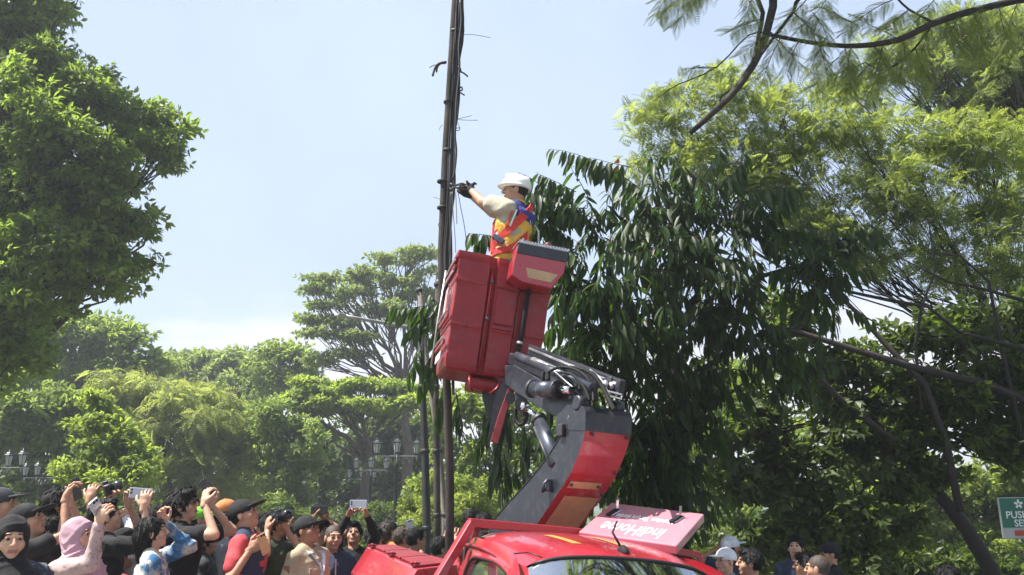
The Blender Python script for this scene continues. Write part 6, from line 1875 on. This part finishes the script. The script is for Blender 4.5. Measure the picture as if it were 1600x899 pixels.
p = person('short-haired man behind the pink headscarf raising both arms with a silver phone', (166, 807), 6.8, 60, GZL, pitch=15, hair='short', top='black', hands={'l': (207, 775, 7.0, 'grip'), 'r': (234, 782, 6.7, 'grip')}, elbows={'l': (-.3, .2, -.6), 'r': (.2, .3, -1)}, skin='skin_light')
handheld('phone', 220, 771, 6.85, 'large silver phone held flat by two raised hands left of the black t-shirt man', yaw=10, roll=4, m='phone_silver', size=(.17, .01, .08))
p = person('man in white and navy patterned shirt between the silver phone and the tie-dye top', (205, 826), 7.6, 60, GZL, pitch=8, hair='short', top='pattern', sleeve='long', hands={'r': (196, 800, 7.4, 'grip')})
p = person('woman in cream and blue tie-dye top reaching one hand up', (238, 833), 6.5, 70, GZL, pitch=14, hair='long', top='tiedye', sleeve='long', skin='skin_light', hands={'l': (262, 806, 6.6, 'grip')}, elbows={'l': (-.2, .5, -1)}, trousers='denim')
p = person('dark-haired person just left of the man in sunglasses, mostly hidden', (249, 812), 7.8, 80, GZL, pitch=14, hair='short', top='charcoal', sleeve='long')
p9 = person('young man in black t-shirt and sunglasses raising a phone in both hands', (287, 791), 7.1, 92, GZL, pitch=16, hair='messy', top='black', skin='skin_light', hands={'r': (329, 776, 7.0, 'grip'), 'l': (336, 778, 7.25, 'grip')}, elbows={'r': (.3, .4, -1), 'l': (-.3, .5, -1)})
mb = MB(); Hh = p9['MH']
for sx in (-1, 1):
    mb.lathe(Hh @ Matrix.Translation((sx * .032, .100, .010)) @ Matrix.Rotation(R(-90), 4, 'X') @ Matrix.Diagonal((1.25, .9, 1, 1)), [(.021, -.004), (.022, 0), (.020, .004)], 14)
    mb.beam(Hh @ Vector((sx * .056, .094, .014)), Hh @ Vector((sx * .080, -.01, .010)), .006, .006)
mb.beam(Hh @ Vector((-.012, .104, .014)), Hh @ Vector((.012, .104, .014)), .005, .005)
mb.build('sunglasses', M['phone_glass'], p9['root'])
handheld('phone', 325, 762, 7.1, 'dark phone tilted in the hands of the man in sunglasses', yaw=30, roll=40)
# light green umbrella-like hat behind
p10 = person('man in black cap, red sleeves and navy vest looking up, holding a phone', (382, 805), 7.1, 96, GZL, pitch=24, cap=True, top='red', vest='navy', skin='skin', hands={'r': (400, 862, 6.8, 'grip')}, elbows={'r': (.5, -.2, -1)}, hair='short', girth=1.1)
handheld('phone', 412, 850, 6.75, 'wooden-backed phone held low by the man with red sleeves', yaw=50, roll=65, m='phone_wood')
person('person in an orange banded cap half hidden behind the man with red sleeves', (356, 800), 9.2, 60, GZL, pitch=10, cap=True, cap_m='orange', top='charcoal', skin='skin')
person('person with a pale top squeezed between the navy vest and the camera user', (408, 822), 9.0, 110, GZL, pitch=10, hair='short', top='white', sleeve='long')
person('person in dark green shirt with a camera held to the eyes', (430, 821), 7.9, 105, GZL, pitch=14, hair='messy', cap=None, top='green', sleeve='short', hands={'r': (419, 818, 7.6, 'grip'), 'l': (449, 822, 7.8, 'hold')}, skin='skin')
handheld('camera', 437, 810, 7.68, 'black camera in front of the face of the person in dark green', yaw=60, roll=-8, pitch=-20)
p13 = person('man in black cap and tan uniform shirt with a striped neckerchief', (481, 829), 7.3, 118, GZL * .9, pitch=14, cap=True, top='tan', sleeve='short', skin='skin_dark', girth=1.2, trousers='brown')
a_ = p13['ln']; Mx = p13['MB']
band([(-.075, -.01, 1.455), (-.065, .09, 1.41), (-.02, .135, 1.33), (0, .145, 1.27)], .055, .012, 'neckerchief', CL['pattern'], p13['root'], Mx)
band([(.075, -.01, 1.455), (.065, .09, 1.41), (.02, .135, 1.33), (0, .145, 1.27), (.03, .15, 1.12)], .055, .012, 'neckerchief', CL['pattern'], p13['root'], Mx)
for sx in (-.08, .08):
    mb = MB(); mb.box(Mx @ Matrix.Translation((sx, .128, 1.24)) @ Matrix.Rotation(R(6 * (1 if sx > 0 else -1)), 4, 'Z'), .10, .012, .11, bevel=.004); mb.build('pocket', CL['tan'], p13['root'])
mb = MB(); mb.box(Mx @ Matrix.Translation((.245, .0, 1.29)) @ Matrix.Rotation(R(10), 4, 'Y'), .01, .05, .06, bevel=.003); mb.build('badge', CL['brown'], p13['root'])
person('person hidden behind the tan uniform, hands with a small camera above the cap', (503, 833), 8.6, 130, GZL, pitch=10, hair='short', top='grey', sleeve='short', hands={'r': (492, 801, 8.5, 'grip'), 'l': (508, 803, 8.6, 'grip')}, skin='skin_dark')
handheld('phone', 499, 797, 8.5, 'small black phone held above the man in tan uniform', yaw=15)
p14 = person('man with cropped hair in a zipped black jacket beside the tan uniform', (521, 841), 8.1, 152, GZL * .8, pitch=2, hair='buzz', hair_m='hair_buzz', top='navy', sleeve='long', skin='skin')
band([(.0, .128, 1.40), (0, .142, 1.25), (0, .135, 1.05)], .010, .006, 'zip', M['alu'], p14['root'], p14['MB'])
p15 = person('man in black long sleeves lifting a clear phone with both arms above his head', (553, 836), 8.6, 174, GZL * .8, pitch=22, hair='short', top='black', sleeve='long', skin='skin', hands={'r': (547, 797, 8.25, 'grip'), 'l': (573, 798, 8.25, 'grip')}, elbows={'r': (1, .1, -.3), 'l': (-1, .1, -.3)})
handheld('phone', 560, 788, 8.2, 'grey phone held level by two raised black sleeves near the tool box', yaw=0, m='phone_silver')
person('woman in dark cap with long hair and orange top by the tool box', (609, 829), 10.5, 60, 0.1, pitch=8, hair='long', hair_m='hair_brown', cap=True, top='orange', sleeve='none', skin='skin_light')
person('person in brown behind the tool box, hair tied, raising a phone', (630, 842), 9.9, 70, 0.1, pitch=6, hair='short', hair_m='hair_brown', top='brown', hands={'r': (643, 836, 9.7, 'grip')})
handheld('phone', 641, 824, 9.7, 'pale phone raised right behind the tool box', yaw=20, roll=75, m='phone_silver')
person('cropped-hair person in brown t-shirt seen from behind at the tool box', (650, 843), 9.4, 60, 0.1, hair='short', top='brown', pitch=4)
person('dark-haired man behind the truck frame, nearer the poles', (736, 812), 11.5, 30, 0, hair='short', top='charcoal')
person('dark-haired man behind the truck frame, nearer the crane pillar', (756, 818), 11.0, 10, 0, hair='messy', top='black')
person('person in red top behind the truck frame raising a phone', (716, 842), 10.0, 60, 0, pitch=12, hair='short', top='red', hands={'l': (696, 828, 9.9, 'grip'), 'r': (708, 832, 9.8, 'grip')})
handheld('phone', 701, 822, 9.8, 'pale phone between two hands behind the truck frame', yaw=15, roll=80, m='phone_silver')
person('person in black seen beneath the truck frame near the tool box', (690, 858), 9.0, 70, 0, hair='short', top='black')
person('person in a bright lime green cap between the sunglasses and the black cap', (310, 812), 8.6, 60, GZL, pitch=12, hair='short', cap=True, cap_m='lime', top='navy', sleeve='short')
# second row, filling the gaps between the front ones
person('short person in white top low between the tie-dye top and black t-shirt', (262, 850), 8.2, 60, GZL, hair='short', top='white', sleeve='short')
person('person in dark jacket low between the black t-shirt and the red sleeve', (322, 846), 8.0, 80, GZL, pitch=10, hair='messy', top='charcoal', sleeve='long')
person('person with grey top whose hair shows just above the raised bare forearms', (346, 822), 8.8, 70, GZL, pitch=10, hair='short', top='grey', sleeve='long')
person('person in navy top behind the dark green shirt and the tan uniform', (455, 838), 9.2, 100, GZL, pitch=8, hair='short', top='navy', sleeve='long', skin='skin_light')
person('person in black cap at the very left edge behind the black cap man', (2, 788), 7.0, 80, GZL, pitch=10, hair='short', cap=True, cap_m='charcoal', top='charcoal', sleeve='long')
person('person in red and black top low between the pink blouse and tie-dye top', (190, 868), 7.4, 50, GZL, pitch=4, hair='short', top='red', vest='black', sleeve='short')
person('person in pale shirt low behind the black jacket near the tool box', (585, 842), 10.4, 80, .1, pitch=6, hair='short', top='white', sleeve='long')
person('dark-haired person low at the left edge between the black cap and pink headscarf', (78, 832), 7.2, 70, GZL, pitch=8, hair='short', top='navy', sleeve='long')
# ---------- right side
person('man in a white cap with dark front, hand raised beside his face', (1143, 856), 9.6, 62, 0, hair='short', cap=True, cap_m='white', top='navy', hands={'l': (1120, 850, 9.6, 'open')}, pitch=5, hs=1.0)
person('man in a white cap, lower of the two white caps beside the cab roof', (1133, 877), 8.2, 238, 0, hair='short', cap=True, cap_m='white', top='grey', pitch=4, skin='skin_light')
person('man with neat black hair right beside the cab, face turned left', (1171, 880), 7.5, -80, 0, hair='short', top='charcoal', pitch=4, skin='skin')
person('young man in dark v-neck shirt standing in the shade facing us', (1243, 856), 9.2, 205, 0, hair='short', top='navy', pitch=12, skin='skin_light')
person('man in black cap with white collar in the shade, turned left', (1296, 866), 9.3, -90, 0, hair='short', cap=True, top='black', pitch=4)
person('person with black fringe left of the cropped head, turned left', (1257, 884), 8.6, -85, 0, hair='short', top='grey', pitch=4)
person('man with closely cropped hair and checked white collar, lowest at right of the cab', (1277, 889), 7.7, -60, 0, hair='buzz', hair_m='hair_buzz', top='white', pitch=2)
person('person whose black hair just rises over the bottom edge at the right', (1481, 909), 7.0, 20, 0, hair='messy', top='black')

# ---------- the worker in the bucket
fl = (BM @ Vector((BW * .5, BD * .5, .05))).z
w = person("worker in white helmet and yellow vest standing in the raised bucket, cutting cables", (805, 299), 7.42, -68, fl, pitch=6, turn=-26, hair='short', helmet=True, top='khaki', sleeve='short', vest='yellow', skin='skin',
           hands={'l': (711, 284, 7.72, 'fist'), 'r': (716, 296, 7.66, 'fist')}, elbows={'l': (-.5, .0, -1), 'r': (.5, .0, -1)}, glove='black', armk=1.25, girth=1.2, lean=(.0, -.05), hs=1.06)
Mx = w['MB']; ln_ = w['ln']; rt = w['root']
def S_(x, y, z): q = ln_((x, y), z); return Mx @ Vector(q)
# navy yoke, harness straps, vest stripes
c = Sdf((-.24, -.22, 1.28), (.24, .24, 1.50), .011)
for sx in (-1, 1): c.cap(ln_((sx * .13, 0), 1.372), ln_((sx * .02, -.02), 1.415), .090, .084, .02)
c.ell(ln_((0, -.04), 1.34), (.19, .135, .08), .02)
c.ell(ln_((0, .12), 1.40), (.12, .09, .2), .01, 'sub'); c.ell(ln_((0, .0), 1.50), (.062, .066, .075), .01, 'sub')
V, F = c.mesh(); np_mesh('yoke', tf(V, Mx), F, CL['blue'], rt, smooth=True)
def ring_strap(z0, z1, off, name, m, wd=.045):
    pts = []
    for k in range(25):
        a = 2 * math.pi * k / 24
        z = z0 + (z1 - z0) * (.5 - .5 * math.cos(a))
        rx, ry = .215, .155
        pts.append(S_(rx * math.sin(a), ry * math.cos(a) + off, z))
    mb = MB()
    for i in range(24): mb.beam(pts[i], pts[i + 1], .010, wd)
    mb.build(name, m, rt)
ring_strap(1.00, 1.02, 0, 'harness_belt', M['strap_red'], .055)
def arc_strap(path, name, m, w_=.042):
    ps = [S_(*q) for q in path]; mb = MB()
    for i in range(len(ps) - 1): mb.beam(ps[i], ps[i + 1] + (ps[i + 1] - ps[i]).normalized() * .006, w_, .010, up=(Mx.to_3x3() @ Vector((0, 0, 1)) if False else (ps[i] - S_(0, 0, path[i][2])).normalized()))
    mb.build(name, m, rt)
# straps cross on the back and come round the side that faces us
for sx in (-1, 1):
    arc_strap([(sx * .10, .10, 1.40), (sx * .12, .03, 1.447), (sx * .10, -.07, 1.42), (sx * .03, -.13, 1.30), (-sx * .04, -.137, 1.18), (-sx * .13, -.10, 1.08), (-sx * .185, -.03, 1.02)], 'harness_strap', M['strap_red'])
    arc_strap([(sx * .10, .10, 1.40), (sx * .12, .138, 1.28), (sx * .13, .135, 1.12), (sx * .15, .12, 1.02)], 'harness_strap', M['strap_red'])
def rp(deg, z, k=1.0):
    a = R(deg); sh_ = 1 - .9 * max(0, z - 1.36)
    return (-.226 * math.sin(a) * k * sh_, .164 * math.cos(a) * k * sh_, z)
arc_strap([rp(178, 1.44), rp(165, 1.38), rp(145, 1.30), rp(125, 1.23), rp(105, 1.17), rp(85, 1.12), rp(60, 1.07), rp(35, 1.04)], 'harness_strap', M['strap_red'], .062)
for d0, z0, d1, z1, m_ in ((112, 1.34, 98, 1.20, 'strap_red'), (124, 1.35, 110, 1.21, 'w'), (136, 1.34, 122, 1.22, 'strap_red'), (70, 1.19, 48, 1.17, 'strap_red'), (74, 1.16, 52, 1.14, 'w'), (150, 1.12, 138, 1.05, 'w'), (162, 1.14, 150, 1.06, 'strap_red')):
    arc_strap([rp(d0, z0, 1.0), rp((d0 + d1) / 2, (z0 + z1) / 2, 1.0), rp(d1, z1, 1.0)], 'vest_stripe', CL['white'] if m_ == 'w' else M[m_], .014)
mb = MB(); mb.box(Matrix.Translation(S_(*rp(80, 1.10, 1.06))) @ rotz_face(R(-68)) @ Matrix.Rotation(R(35), 4, 'X'), .02, .13, .05, bevel=.008); mb.build('pouch', CL['navy'], rt)
mb = MB(); c0 = S_(0, -.15, 1.30); mb.tube([c0 + Vector((0, .0, .03 * math.cos(a))) + (Mx.to_3x3().normalized() @ Vector((.025 * math.sin(a), -.004, 0))) for a in [k * math.pi / 8 for k in range(17)]], .005, 6); mb.build('d_ring', M['chrome'], rt)
mb = MB(); mb.tube([S_(.17, -.10, 1.34), S_(.14, -.17, 1.25), S_(.14, -.18, 1.12), S_(.16, -.14, 1.02)], .009, 6); mb.build('lanyard', CL['white'], rt, recalc=False)
# watch / glove cuffs
hM = w['hands']['l']
mb = MB(); mb.lathe(hM @ Matrix.Rotation(R(-90), 4, 'X'), [(.030, -.01), (.033, -.006), (.033, .012), (.030, .016)], 14); mb.build('watch', M['rubber'], rt)
# cable cutter in his hands
cc = P(714, 292, 7.62); root = empty('cable_cutter', cc); tag(root, "black cable cutter gripped in the worker's gloved hands against the pole", 'tool')
mb = MB(); mb.beam(P(722, 287, 7.58), P(708, 291, 7.66), .014, .02, bevel=.004); mb.beam(P(724, 297, 7.56), P(708, 292, 7.66), .014, .02, bevel=.004); mb.build('handles', M['rubber'], root)
mb = MB(); mb.tube([P(709, 291, 7.655), P(704, 287, 7.67), P(702, 291, 7.68)], [.012, .009, .004], 7); mb.tube([P(709, 292, 7.655), P(705, 297, 7.67), P(702, 293, 7.68)], [.012, .009, .004], 7); mb.build('jaws', M['grey_dark'], root)
# ------------------------------------------------------------------ the air: one closed box of pale haze round everything
hz, n_, l_, b_ = new_mat('haze_air')
n_.remove(b_)
pv = n_.new('ShaderNodeVolumePrincipled'); pv.inputs['Density'].default_value = 0.0017
pv.inputs['Color'].default_value = (.86, .93, 1.0, 1); pv.inputs['Anisotropy'].default_value = .35
l_.new(pv.outputs[0], n_['Material Output'].inputs['Volume'])
mb = MB(); mb.box(Matrix.Translation((0, 20, 24)), 1600, 1600, 50.2)
tag(mb.build('haze', hz, recalc=True), kind='stuff')
